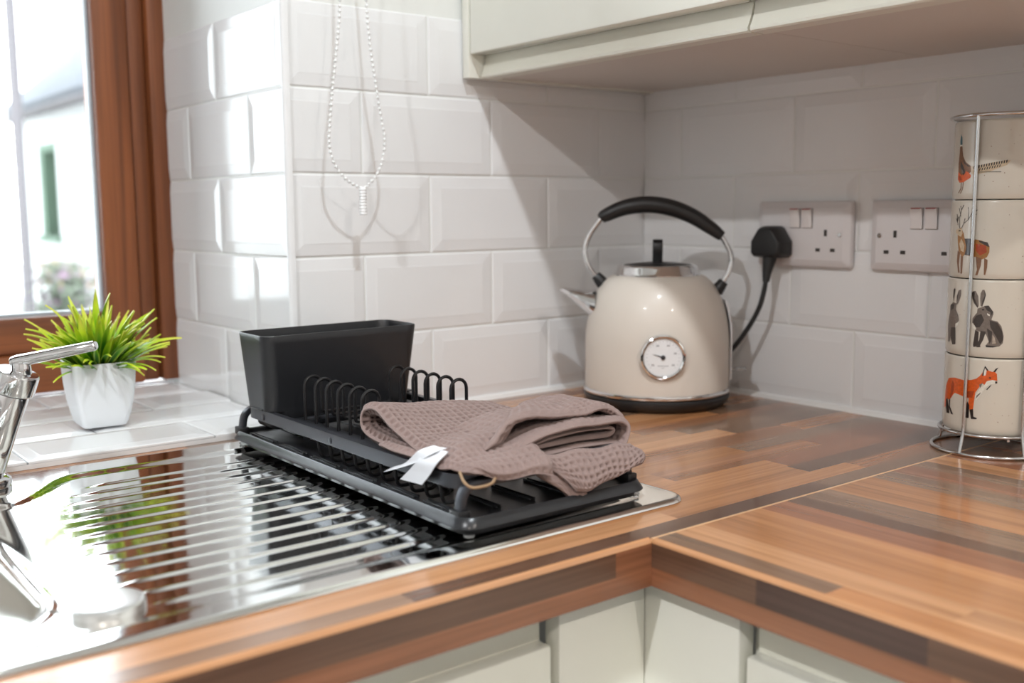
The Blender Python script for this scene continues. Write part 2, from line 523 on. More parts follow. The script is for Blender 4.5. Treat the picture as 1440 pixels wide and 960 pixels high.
MB().box((X0 + 0.05, 0.418, Z0 + 0.054), (-1.283, 0.422, Z1 - 0.058)).build('glass_pane', M['glass'], win, smooth=False)

# ================================================================== worktops
LIGHT, ORNG, MID, RED, GREY, DARK, BLK = (srgb(190, 140, 100), srgb(180, 126, 84), srgb(158, 110, 78), srgb(144, 95, 68), srgb(132, 103, 82), srgb(104, 76, 60), srgb(74, 53, 46))
PAL = [LIGHT, ORNG, ORNG, MID, MID, MID, RED, GREY, GREY]
wr = random.Random(21)
def stave(parent, x0, x1, y0, y1, col, z0=-0.003, z1=0.0, along='x'):
    c = Vector(((x0 + x1) / 2, (y0 + y1) / 2, (z0 + z1) / 2))
    hx, hy, hz = (x1 - x0) / 2, (y1 - y0) / 2, (z1 - z0) / 2
    if along == 'y': hx, hy = hy, hx
    o = MB().box((-hx, -hy, -hz), (hx, hy, hz)).build('stave', M['stave'], parent, smooth=False, fix=False)
    o.location = c
    if along == 'y': o.rotation_euler = (0, 0, R(90))
    j = wr.uniform(0.93, 1.06)
    o.color = (col[0] * j, col[1] * j, col[2] * j, 1)
    return o
YE = -0.583
wl = thing('worktop', 'walnut block worktop along the window wall, carrying sink, dish rack and kettle', 'worktop', (0, 0, 0))
g = MB()
g.box((-0.955, YE + 0.004, -0.040), (-0.0005, -0.0005, -0.003))
g.box((-1.95, YE + 0.004, -0.040), (-0.955, -0.502, -0.003))
g.box((-1.95, -0.058, -0.040), (-0.955, -0.0005, -0.003))
g.build('core', M['darkgap'], wl, smooth=False)
rows = [0.020, 0.026]
while sum(rows) < 0.575: rows.append(wr.choice((0.028, 0.032, 0.036)))
rows[-1] += 0.583 - 0.004 - sum(rows)
man = {0: [(-1.95, -0.80, GREY), (-0.80, -0.56, DARK), (-0.56, -0.33, DARK), (-0.33, -0.0005, GREY)],
       1: [(-1.95, -1.0, ORNG), (-1.0, -0.52, LIGHT), (-0.52, -0.24, ORNG), (-0.24, -0.0005, MID)],
       2: [(-1.95, -0.9, LIGHT), (-0.9, -0.30, ORNG), (-0.30, -0.0005, DARK)]}
y = YE + 0.004
for i, w in enumerate(rows):
    cut = (-0.505 < y + w / 2 < -0.055)
    xs = -0.956 if cut else -1.95
    if i in man:
        segs = man[i]
    else:
        segs = []; x = -1.95 + wr.uniform(-0.3, 0)
        last = None
        while x < -0.0005:
            L = wr.uniform(0.22, 0.42)
            c = wr.choice([p for p in PAL if p is not last]); last = c
            segs.append((x, min(x + L, -0.0005), c)); x += L
        if -0.0005 - segs[-1][0] < 0.05: segs[-2] = (segs[-2][0], -0.0005, segs[-2][2]); segs.pop()
    for a, b, c in segs:
        a = max(a, xs)
        if b - a > 0.01: stave(wl, a, b, y, min(y + w, -0.0005), c)
    y += w
def nosing(parent, p0, p1, nrm, cols):
    """postformed front edge: light rounded nosing, dark strip, reddish strip"""
    p0, p1, nrm = Vector(p0), Vector(p1), Vector(nrm)
    d = (p1 - p0).normalized()
    L = (p1 - p0).length
    M3 = Matrix((d, -nrm, Vector((0, 0, 1)))).transposed().to_4x4()
    def seg(a, b, prof, col, name='edge_strip'):
        h = (b - a) / 2
        o = MB().prism([(-h, q[0], q[1]) for q in prof], (2 * h, 0, 0)).build(name, M['stave'], parent, smooth=True)
        o.matrix_local = Matrix.Translation(p0 + d * (a + b) / 2) @ M3
        o.color = tuple(col) + (1,)
    q = [(0.0045, -0.003), (0.0045, 0.0)] + [(0.004 - 0.004 * math.sin(R(t)), -0.004 + 0.004 * math.cos(R(t))) for t in (0, 22, 45, 68, 90)] + [(0.0045, -0.004)]
    for i, (lo, hi, lst) in enumerate(cols):
        for a, b, c in lst:
            seg(a * L, b * L, q if i == 0 else [(0, hi), (0, lo), (0.006, lo), (0.006, hi)], c)
nosing(wl, (-1.95, YE, 0), (-0.5766, YE, 0), (0, -1, 0),
       [(0, 0, [(0, 0.5, LIGHT), (0.5, 1.0, LIGHT)]),
        (-0.024, -0.004, [(0, 0.62, RED), (0.62, 0.70, ORNG), (0.70, 0.971, DARK), (0.971, 1, RED)]),
        (-0.040, -0.024, [(0, 0.45, MID), (0.45, 1, RED)])])

XE = -0.5766
wrr = thing('worktop', 'walnut block worktop under the wall cabinets, with the mug stand at its back', 'worktop', (0, 0, 0))
MB().box((XE + 0.004, -1.5, -0.040), (-0.0005, YE - 0.0003, -0.003)).build('core', M['darkgap'], wrr, smooth=False)
rcol = [[(0.0, 0.16, GREY), (0.16, 0.92, ORNG)], [(0, 0.24, LIGHT), (0.24, 0.92, LIGHT)], [(0, 0.45, ORNG), (0.45, 0.92, LIGHT)], [(0, 0.50, ORNG), (0.50, 0.92, MID)],
        [(0, 0.38, RED), (0.38, 0.92, ORNG)], [(0, 0.44, DARK), (0.44, 0.92, GREY)], [(0, 0.30, GREY), (0.30, 0.92, GREY)], [(0, 0.36, ORNG), (0.36, 0.92, MID)],
        [(0, 0.22, ORNG), (0.22, 0.92, LIGHT)], [(0, 0.34, GREY), (0.34, 0.92, RED)], [(0, 0.20, RED), (0.20, 0.92, GREY)], [(0, 0.40, GREY), (0.40, 0.92, DARK)],
        [(0, 0.18, LIGHT), (0.18, 0.92, ORNG)], [(0, 0.33, RED), (0.33, 0.92, MID)], [(0, 0.25, GREY), (0.25, 0.92, ORNG)], [(0, 0.37, MID), (0.37, 0.92, RED)], [(0, 0.3, DARK), (0.3, 0.92, MID)]]
widths = [0.022, 0.034, 0.040, 0.036, 0.036, 0.022, 0.042, 0.036, 0.034, 0.036, 0.034, 0.030, 0.036, 0.034, 0.036, 0.034]
x = XE + 0.004
for i, w in enumerate(widths + [0.0]):
    x1 = min(x + w, -0.0005) if i < len(widths) else -0.0005
    if x1 - x < 0.003: break
    for a, b, c in rcol[i % len(rcol)]:
        stave(wrr, x, x1, YE - 0.0015 - b, YE - 0.0015 - a, c, along='y')
    x = x1
# light jointing strip between the two runs
stave(wl, XE, -0.30, YE + 0.0012, YE + 0.0040, DARK)
stave(wl, -0.30, -0.0005, YE + 0.0012, YE + 0.0040, GREY)
o = MB().box((-0.288, -0.0013, -0.0015), (0.288, 0.0013, 0.00155)).build('joint_strip', M['stave'], wrr, smooth=False)
o.location = (-0.2885, YE - 0.0001, -0.0015); o.color = srgb(222, 178, 134) + (1,)
nosing(wrr, (XE, YE, 0), (XE, -1.5, 0), (-1, 0, 0),
       [(0, 0, [(0, 0.5, LIGHT), (0.5, 1.0, LIGHT)]),
        (-0.024, -0.004, [(0, 0.115, DARK), (0.115, 0.262, BLK), (0.262, 0.5, DARK), (0.5, 1, RED)]),
        (-0.040, -0.024, [(0, 0.28, RED), (0.28, 1, MID)])])

# ================================================================== base cabinets
bc = thing('base_cabinet', 'cream base cabinet below the sink, its door without a handle', 'cabinet', (-0.96, -0.3, FLOOR))
def loc(o, parent):   # keep world shape under a placed parent
    o.matrix_parent_inverse = Matrix.Translation(parent.location).inverted()
    return o
loc(MB().box((-1.262, -0.538, FLOOR + 0.15), (-0.659, -0.535, -0.041)).build('carcass', M['cream2'], bc, smooth=False), bc)
loc(MB().box((-1.262, -0.545, -0.135), (-0.6625, -0.538, -0.0412)).build('finger_rail', M['cream2'], bc, bevel=0.002), bc)
loc(MB().box((-1.262, -0.560, FLOOR + 0.155), (-0.6632, -0.5415, -0.0745)).build('door', M['cream'], bc, bevel=0.0025), bc)
b2 = thing('base_cabinet', 'cream base cabinet below the right-hand worktop, next to the corner posts', 'cabinet', (-0.3, -0.96, FLOOR))
loc(MB().box((-0.538, -1.262, FLOOR + 0.15), (-0.535, -0.659, -0.041)).build('carcass', M['cream2'], b2, smooth=False), b2)
loc(MB().box((-0.545, -1.262, -0.135), (-0.538, -0.6665, -0.0412)).build('finger_rail', M['cream2'], b2, bevel=0.002), b2)
loc(MB().box((-0.560, -1.262, FLOOR + 0.155), (-0.5415, -0.6672, -0.0755)).build('door', M['cream'], b2, bevel=0.0025), b2)
cp = thing('corner_post', 'cream corner filler panels meeting under the inner worktop corner', 'cabinet', (-0.55, -0.55, FLOOR))
loc(MB().box((-0.6555, -0.560, FLOOR + 0.15), (-0.5605, -0.5425, -0.0412)).build('filler_panel', M['cream'], cp, bevel=0.0012), cp)
loc(MB().box((-0.560, -0.6605, FLOOR + 0.15), (-0.5425, -0.5425, -0.0412)).build('filler_panel', M['cream'], cp, bevel=0.0012), cp)
pl_ = tag(MB().box((-1.9, -0.50, FLOOR), (-0.50, -0.485, FLOOR + 0.149)).box((-0.50, -1.5, FLOOR), (-0.485, -0.485, FLOOR + 0.149)).build('plinth', M['cream2'], smooth=False), 'cream plinth board at the foot of the base cabinets', 'plinth')

# ================================================================== wall cabinets
ZB = 0.436
def wall_cabinet(y0, y1, label):
    c = thing('wall_cabinet', label, 'cabinet', (-0.16, (y0 + y1) / 2, ZB), 0, 'cream wall cabinets')
    loc(MB().box((-0.302, y0, ZB + 0.0035), (-0.0006, y1, ZB + 0.020)).build('underside', M['under'], c, smooth=False), c)
    loc(MB().box((-0.318, y0, ZB + 0.0205), (-0.0006, y1, 1.15)).build('carcass', M['cream2'], c, smooth=False), c)
    loc(MB().box((-0.345, y0 + 0.0012, ZB + 0.030), (-0.3215, y1 - 0.0012, 1.148)).build('door', M['cream'], c, bevel=0.0025), c)
    # hollow grip rail below the door
    pr = [(-0.303, ZB + 0.0005), (-0.324, ZB + 0.0005), (-0.3262, ZB + 0.002), (-0.3268, ZB + 0.005)]
    pr += [(-0.3268 + 0.008 * math.sin(R(t)), ZB + 0.005 + 0.026 * (t / 90)) for t in (25, 50, 75, 90)] + [(-0.303, ZB + 0.031)]
    loc(MB().prism([(a, y0 + 0.001, b) for a, b in pr], (0, y1 - y0 - 0.002, 0)).build('grip_rail', M['cream2'], c, angle=30), c)
    return c
wall_cabinet(-0.4655, -0.0195, 'cream wall cabinet in the corner, above kettle and sockets')
wall_cabinet(-0.9135, -0.4665, 'cream wall cabinet at the top right, beside the one in the corner')
tag(MB().box((-0.3455, -0.0185, ZB + 0.0005), (-0.0008, -0.0048, 1.15)).build('end_panel', M['cream'], bevel=0.001), 'narrow cream end panel standing between wall cabinet and window wall tiles', 'panel')

# ================================================================== sink
def smooth(a, b, t):
    t = np.clip((t - a) / (b - a), 0, 1)
    return t * t * (3 - 2 * t)
def sd_rr(X, Y, x0, y0, x1, y1, r):
    qx = np.abs(X - (x0 + x1) / 2) - (x1 - x0) / 2 + r
    qy = np.abs(Y - (y0 + y1) / 2) - (y1 - y0) / 2 + r
    return np.hypot(np.maximum(qx, 0), np.maximum(qy, 0)) + np.minimum(np.maximum(qx, qy), 0) - r
sx0, sx1, sy0, sy1, sr = -1.47, -0.468, -0.527, -0.040, 0.022
xs = np.unique(np.round(np.concatenate([np.arange(sx0, sx1, 0.005), np.arange(-1.035, -0.94, 0.0015), np.arange(-0.50, sx1, 0.0015), [sx1], np.arange(sx0, sx0 + 0.02, 0.002)]), 5))
ys = np.unique(np.round(np.concatenate([np.arange(sy0, sy1, 0.0013), [sy1]]), 5))
X, Y = np.meshgrid(xs, ys, indexing='ij')
sd = sd_rr(X, Y, sx0, sy0, sx1, sy1, sr)
Z = np.full_like(X, 0.0042)
dd = -sd_rr(X, Y, -1.20, -0.507, -0.492, -0.0765, 0.03)
dd = np.minimum(dd, (-0.0765 - 0.074 * (1 - smooth(-0.965, -0.880, X))) - Y)
Z -= 0.0030 * smooth(0.0, 0.015, dd)
for k in range(14):
    yk = -0.130 - 0.0265 * k
    xl = -0.957 + 0.055 * ((yk + 0.38) / 0.25) ** 2
    if yk > -0.155: xl = -0.895
    Z += 0.0017 * np.exp(-((Y - yk) / 0.0025) ** 2) * smooth(xl, xl + 0.03, X) * (1 - smooth(-0.535, -0.515, X))
bd = -sd_rr(X, Y, -1.43, -0.475, -1.0, -0.095, 0.060)
Z += 0.0012 * np.exp(-((bd + 0.004) / 0.006) ** 2)
Z -= 0.150 * smooth(0.0, 0.020, bd)
Z = np.where(sd > -0.005, np.minimum(Z, 0.0004 + 0.0038 * np.sqrt(np.clip(1 - ((sd + 0.005) / 0.005) ** 2, 0, 1))), Z)
for cx, cy, sgx, sgy in ((sx1 - sr, sy1 - sr, 1, 1), (sx1 - sr, sy0 + sr, 1, -1), (sx0 + sr, sy1 - sr, -1, 1), (sx0 + sr, sy0 + sr, -1, -1)):
    dx_, dy_ = (X - cx) * sgx, (Y - cy) * sgy
    L = np.hypot(dx_, dy_)
    msk = (dx_ > 0) & (dy_ > 0) & (L > sr)
    f = np.where(msk, sr / np.maximum(L, 1e-9), 1)
    X = np.where(msk, cx + (X - cx) * f, X); Y = np.where(msk, cy + (Y - cy) * f, Y)
nx, ny = X.shape
V = np.stack([X, Y, Z], -1).reshape(-1, 3)
ii, jj = np.meshgrid(np.arange(nx - 1), np.arange(ny - 1), indexing='ij')
F = np.stack([ii * ny + jj, (ii + 1) * ny + jj, (ii + 1) * ny + jj + 1, ii * ny + jj + 1], -1).reshape(-1, 4)
def np_mesh(name, V, F, mat, smooth_=True):
    me = bpy.data.meshes.new(name)
    me.vertices.add(len(V)); me.vertices.foreach_set('co', np.asarray(V, dtype=np.float32).ravel())
    nf = len(F)
    me.loops.add(nf * 4); me.polygons.add(nf)
    me.polygons.foreach_set('loop_start', np.arange(0, nf * 4, 4, dtype=np.int32))
    me.loops.foreach_set('vertex_index', np.asarray(F, dtype=np.int32).ravel())
    me.update(calc_edges=True); me.validate()
    if smooth_: me.shade_smooth()
    me.materials.append(mat)
    return me
sink = link('sink', np_mesh('sink', V, F, M['steel']))
tag(sink, 'stainless steel inset sink with ribbed drainer, let into the worktop under the window', 'sink')
g = MB(); g.lathe([(0.0, 0.0078), (0.0200, 0.0078), (0.0232, 0.0074), (0.0248, 0.0062), (0.0250, 0.0012)], 40, (-0.968, -0.4600, 0.0))
g.build('tap_hole_cap', M['brushed'], sink)

# ================================================================== kettle (local: x to the photo's right, -y to the camera)
KX, KY, KR = -0.139, -0.164, math.atan2(-0.694, 0.72)
kb = thing('kettle_stand', 'black round kettle power stand with black cord plugged into the first socket', 'power stand', (KX, KY, 0), KR)
g = MB(); g.lathe([(0.086, 0.0), (0.091, 0.001), (0.0975, 0.008), (0.0995, 0.0135), (0.0988, 0.0165), (0.097, 0.0175), (0.0, 0.0175)], 72, cap0=True)
g.build('base_plate', M['black'], kb)
kt = thing('kettle', 'cream dome kettle with black handle and round dial, standing in the tiled corner', 'kettle', (KX, KY, 0.0178), KR)
kt_z = 0.0178
def kz(p): return [(r, z - kt_z) for r, z in p]
g = MB(); g.lathe(kz([(0.0965, 0.0180), (0.0990, 0.0187), (0.0996, 0.0205), (0.0990, 0.0232), (0.0976, 0.0242)]), 80, cap0=True)
g.build('base_ring', M['chrome'], kt)
g = MB(); g.lathe(kz([(0.0974, 0.0238), (0.0978, 0.030), (0.0978, 0.060), (0.0976, 0.084), (0.0968, 0.098), (0.0948, 0.113), (0.0915, 0.128), (0.0868, 0.142), (0.0805, 0.155), (0.0730, 0.1655), (0.0660, 0.1720), (0.0600, 0.1750), (0.0560, 0.1758)]), 80)
g.build('body', M['kettle'], kt)
g = MB(); g.lathe(kz([(0.0585, 0.1745), (0.0588, 0.1765), (0.0572, 0.1785), (0.0545, 0.1855), (0.0528, 0.1882), (0.0505, 0.1892), (0.0478, 0.1888), (0.0470, 0.1870)]), 72)
g.build('collar', M['chrome'], kt)
lid = MB().lathe(kz([(0.0472, 0.1872), (0.0455, 0.1888), (0.030, 0.1908), (0.0150, 0.1922), (0.0, 0.1926)]), 64).build('lid', M['black'], kt)
# strap knob: loop seen edge-on
path = [(0, 0.008, 0.190), (0, 0.0095, 0.205), (0, 0.0085, 0.2165), (0, 0.002, 0.2218), (0, -0.0055, 0.2190), (0, -0.0075, 0.2100), (0, -0.0050, 0.200), (0, -0.0035, 0.1905)]
path = [(a, b, c - kt_z) for a, b, c in path]
g = MB(); P = smooth_path(path, 28)
rings = []
for i, p in enumerate(P):
    t = (P[min(i + 1, 28)] - P[max(i - 1, 0)]).normalized()
    nrm = t.cross(Vector((1, 0, 0))).normalized()
    hw = 0.0066
    rings.append([p + Vector((-hw, 0, 0)) + nrm * 0.0012, p + Vector((hw, 0, 0)) + nrm * 0.0012, p + Vector((hw, 0, 0)) - nrm * 0.0012, p + Vector((-hw, 0, 0)) - nrm * 0.0012])
loft(g, rings); g.build('lid_knob', M['black'], lid, bevel=0.0005)
# handle: black grip between two chrome rods with black feet
def kp(l): return [(x, 0, z - kt_z) for x, z in l]
left_rod = kp([(-0.0740, 0.2560), (-0.0790, 0.2480), (-0.0915, 0.2300), (-0.0980, 0.2120), (-0.0965, 0.1950), (-0.0900, 0.1815), (-0.0800, 0.1705)])
right_rod = kp([(0.0845, 0.2270), (0.0900, 0.2180), (0.0970, 0.2030), (0.0985, 0.1900), (0.0945, 0.1765), (0.0860, 0.1620)])
han = thing('handle', None, None); han.parent = kt
g = MB().tube(smooth_path(left_rod, 28), 0.0036, 12); g.build('rod', M['chrome'], han)
g = MB().tube(smooth_path(right_rod, 28), 0.0036, 12); g.build('rod', M['chrome'], han)
gp = kp([(-0.0765, 0.2500), (-0.0700, 0.2555), (-0.0450, 0.2655), (-0.0150, 0.2695), (0.0150, 0.2655), (0.0450, 0.2540), (0.0700, 0.2380), (0.0855, 0.2262)])
GP = smooth_path(gp, 36)
rad = [0.0066 + 0.0048 * math.sin(math.pi * min(1, max(0, (k / 36)))) ** 0.8 for k in range(37)]
g = MB().tube(GP, rad, 16, squash=(1.0, 1.12)); g.build('grip', M['black'], han, bevel=0.001)
for fx, fz, ex, ez in ((-0.0735, 0.1625, -0.0835, 0.1745), (0.0790, 0.1520, 0.0890, 0.1660)):
    MB().tube([(fx, 0, fz - kt_z), ((fx + ex) / 2, 0, (fz + ez) / 2 - kt_z), (ex, 0, ez - kt_z)], [0.0088, 0.0080, 0.0066], 16).build('foot', M['black'], han, bevel=0.0008)
# spout: chrome beak, open at the top
rings = []
for t in np.linspace(0, 1, 9):
    xc = -0.0835 - 0.047 * t
    zt = 0.1545 + 0.0035 * t
    zb = 0.1110 + (0.1535 - 0.1110) * t ** 0.95
    hw = 0.0290 * (1 - t) ** 0.7 + 0.005
    ring = []
    for k in range(20):
        a = 2 * math.pi * k / 20
        sy, sz = math.cos(a), math.sin(a)
        ring.append((xc + (0.004 * sz if t > 0.9 else 0), hw * sy, (zt + zb) / 2 + (zt - zb) / 2 * sz - kt_z))
    rings.append(ring)
g = MB(); loft(g, rings, cap0=False, cap1=True)
inner = []
g.build('spout', M['chrome'], kt, bevel=0.0004)
# dial
ga = thing('dial', None, None); ga.parent = kt
ga.location = (0.0045, -0.0960, 0.0757 - kt_z); ga.rotation_euler = (R(90), 0, R(2.6))
MB().lathe([(0.0292, -0.004), (0.0296, 0.003), (0.0285, 0.0062), (0.0268, 0.0070), (0.0250, 0.0058), (0.0245, 0.0030)], 64).build('bezel', M['chrome'], ga)
MB().lathe([(0.0246, 0.0026), (0.0246, 0.0034), (0.0, 0.0034)], 48, cap0=True).build('dial_face', M['gauge'], ga)
g = MB()
def blot(x, y, w, h, a=0):
    ca, sa = math.cos(a), math.sin(a)
    q = [(-w, -h), (w, -h), (w, h), (-w, h)]
    g.prism([(x + u * ca - v * sa, y + u * sa + v * ca, 0.0033) for u, v in q], (0, 0, 0.0003))
for a in range(-40, 221, 13):
    r_ = 0.0205
    blot(r_ * math.cos(R(a)), r_ * math.sin(R(a)), 0.0009, 0.00018, R(a))
# small dial figures: worn to smudges in the photo
for a in (115, 66, 18, -38, 218):
    cx, cy = 0.0163 * math.cos(R(a)), 0.0163 * math.sin(R(a))
    for k in (-1, 1): blot(cx + k * 0.0010, cy, 0.00065, 0.0011)
for k in range(-5, 6): blot(k * 0.0013, -0.0112, 0.0004, 0.00055)
for k in range(-1, 2): blot(k * 0.0012, -0.0138, 0.0004, 0.0004)
g.build('dial_print', M['greyink'], ga, smooth=False)
g = MB(); g.prism([(0.004 * math.cos(R(162)), 0.004 * math.sin(R(162)) - 0.0006, 0.0042), (0.0150 * math.cos(R(163)), 0.0150 * math.sin(R(163)), 0.0042), (0.004 * math.cos(R(162)), 0.004 * math.sin(R(162)) + 0.0008, 0.0042), (0.003, -0.0010, 0.0042)], (0, 0, 0.0004))
g.lathe([(0.0029, 0.0034), (0.0029, 0.0052), (0.0024, 0.0056), (0, 0.0056)], 20)
g.build('needle', M['ink'], ga)
# water window at the back right, clear switch lever
g = MB()
rings = []
for z in np.linspace(0.034, 0.140, 14):
    rr_ = 0.0988 if z < 0.10 else 0.0988 - 0.0075 * ((z - 0.10) / 0.04) ** 1.6
    rings.append([(rr_ * math.cos(R(a)), rr_ * math.sin(R(a)), z - kt_z) for a in (-10, -3, 4, 11, 18)] + [((rr_ + 0.0026) * math.cos(R(a)), (rr_ + 0.0026) * math.sin(R(a)), z - kt_z) for a in (17, 11, 4, -3, -9)])
loft(g, rings); g.build('water_window', M['white'], kt, bevel=0.0006)
MB().box((0.097, 0.002, 0.0435 - kt_z), (0.110, 0.010, 0.0470 - kt_z)).box((0.108, -0.003, 0.0440 - kt_z), (0.121, 0.015, 0.0480 - kt_z)).build('switch_lever', M['clear'], kt, bevel=0.001)

# cord and plug, children of the power base (world coordinates through the inverse)
kbi = (Matrix.Translation((KX, KY, 0)) @ Matrix.Rotation(KR, 4, 'Z')).inverted()
pts = [(-0.036, -0.2655, 0.168), (-0.038, -0.2635, 0.150), (-0.041, -0.2590, 0.130), (-0.046, -0.2480, 0.106), (-0.052, -0.2340, 0.083), (-0.058, -0.2180, 0.062), (-0.066, -0.200, 0.040), (-0.074, -0.186, 0.020), (-0.0800, -0.178, 0.010), (-0.088, -0.174, 0.008)]
o = MB().tube(smooth_path(pts, 44), 0.0034, 10).build('cord', M['black'], kb); o.matrix_parent_inverse = kbi
# plug: three-pin mains plug with shoulders
py, pz = -0.2655, 0.2175
out = [(-0.0215, -0.0200), (-0.0262, -0.0150), (-0.0262, 0.0020), (-0.0140, 0.0195), (-0.0090, 0.0222), (0.0090, 0.0222), (0.0140, 0.0195), (0.0262, 0.0020), (0.0262, -0.0150), (0.0215, -0.0200)]
rings = []
for xx, s in ((-0.0150, 0.93), (-0.0165, 1.0), (-0.0300, 1.0), (-0.0385, 0.93), (-0.0430, 0.80)):
    rings.append([(xx, py + a * s, pz + b * s) for a, b in out])
g = MB(); loft(g, rings)
o = g.build('plug', M['black'], kb, bevel=0.0012); o.matrix_parent_inverse = kbi
pg = o
o = MB().tube([(-0.029, py, pz - 0.0185), (-0.031, py + 0.0003, pz - 0.028), (-0.034, py + 0.0005, pz - 0.040), (-0.036, py, pz - 0.052)], [0.0098, 0.0082, 0.0060, 0.0046], 14).build('strain_relief', M['black'], pg)

# ================================================================== sockets
def socket(yc, zc, label, plugged):
    s = thing('double_socket', label, 'socket', (-0.0036, yc, zc), R(-90), 'double wall sockets')
    # local: x along the wall to the photo's right, -y out of the wall
    W2, H2 = 0.0735, 0.0430
    rings = []
    for ins, dep in ((0.0, 0.0), (0.0, -0.0040), (0.0012, -0.0062), (0.0085, -0.0098), (0.0100, -0.0102)):
        rings.append([(x, dep, z) for x, z in rrect(-W2 + ins, -H2 + ins, W2 - ins, H2 - ins, 0.0045 if ins < 0.005 else 0.002, 4)])
    g = MB(); loft(g, rings)
    g.build('faceplate', M['socket'], s, angle=14)
    for sx in (-0.0095, 0.0095):
        g = MB().prism([(sx - 0.0078, -0.0100, 0.0085), (sx - 0.0078, -0.0128, 0.0085), (sx - 0.0078, -0.0118, 0.0190), (sx - 0.0078, -0.0150, 0.0330), (sx - 0.0078, -0.0100, 0.0330)], (0.0156, 0, 0))
        sw = g.build('switch', M['switch'], s, bevel=0.0010)
        MB().box((sx - 0.0083, -0.0105, 0.0080), (sx + 0.0083, -0.01005, 0.0336)).build('switch_recess', M['greyink'], s, smooth=False)
        MB().box((sx - 0.0060, -0.0151, 0.0322), (sx + 0.0060, -0.0118, 0.0336)).build('red_mark', pm_red, sw, smooth=False)
    for c in ((-0.0378,), (0.0378,)):
        cx = c[0]
        for (ax_, az, w, h) in ((0, 0.0020, 0.0021, 0.0042), (-0.0112, -0.0200, 0.0033, 0.0022), (0.0112, -0.0200, 0.0033, 0.0022)):
            MB().box((cx + ax_ - w, -0.0106, az - h), (cx + ax_ + w, -0.0099, az + h)).build('pin_slot', M['darkgap'], s, smooth=False)
    for sx in (-0.0590, 0.0590):
        o = MB().lathe([(0.0032, 0), (0.0032, 0.0008), (0.0026, 0.0013), (0, 0.0013)], 20).build('screw', M['wire'], s)
        o.location = (sx, -0.0098, 0.0); o.rotation_euler = (R(90), 0, 0)
    return s
pm_red = pmat('red_switch_mark', (0.35, 0.02, 0.02), 0.4)
socket(-0.3035, 0.2290, 'white double socket nearest the kettle, with black plug in its left outlet', True)
socket(-0.4785, 0.2290, 'empty white double socket partly hidden behind the mug stand', False)

# ================================================================== draining rack, tray, caddy
rack = thing('dish_rack', 'charcoal metal dish rack with black wire prongs, standing on the drainer', 'dish rack', (-0.603, -0.28, 0.0))
def rk(mb, name, mat, parent=None, **k):
    o = mb.build(name, mat, parent or rack, **k)
    if parent is None: o.matrix_parent_inverse = Matrix.Translation((-0.603, -0.28, 0.0)).inverted()
    return o
RX0, RX1, RY0, RY1, RZ0, RZ1 = -0.6965, -0.5120, -0.4820, -0.0700, 0.0385, 0.0505
oo = rrect(RX0, RY0, RX1, RY1, 0.020, 8)
ii_ = rrect(RX0 + 0.0024, RY0 + 0.0024, RX1 - 0.0024, RY1 - 0.0024, 0.0176, 8)
i2 = rrect(RX0 + 0.0070, RY0 + 0.0070, RX1 - 0.0070, RY1 - 0.0070, 0.013, 8)
g = MB(); g.grid([[(x, y, RZ0) for x, y in oo], [(x, y, RZ1 - 0.0008) for x, y in oo], [(x * 0.999 + 0.001 * -0.6, y * 0.999 + 0.001 * -0.28, RZ1) for x, y in oo], [(x, y, RZ1) for x, y in i2],
                  [(x, y, RZ1 - 0.0016) for x, y in i2], [(x, y, RZ1 - 0.0020) for x, y in ii_], [(x, y, RZ0) for x, y in ii_]], close_u=True, close_v=True)
rail = rk(g, 'rail_frame', M['rack'], angle=30)
for yy in (-0.1180, -0.2680):
    o = MB().lathe([(0.0034, 0), (0.0034, 0.0004), (0.0030, 0.0007), (0, 0.0007)], 20).build('rivet', M['rack'], rail)
    o.matrix_local = Matrix.Translation((RX0, yy, (RZ0 + RZ1) / 2 - 0.001)) @ Matrix.Rotation(R(-90), 4, 'Y')
# inner bars that the wires are welded to, and end bar under the caddy
rk(MB().box((-0.680, -0.462, 0.0415), (-0.664, -0.150, 0.0440)), 'inner_bar', M['rack'], bevel=0.0006)
rk(MB().box((-0.546, -0.480, 0.0400), (-0.5360, -0.150, 0.0490)), 'inner_bar', M['rack'], bevel=0.0006)
rk(MB().box((-0.6900, -0.153, 0.0400), (-0.5180, -0.147, 0.0440)), 'cross_bar', M['rack'], bevel=0.0006)
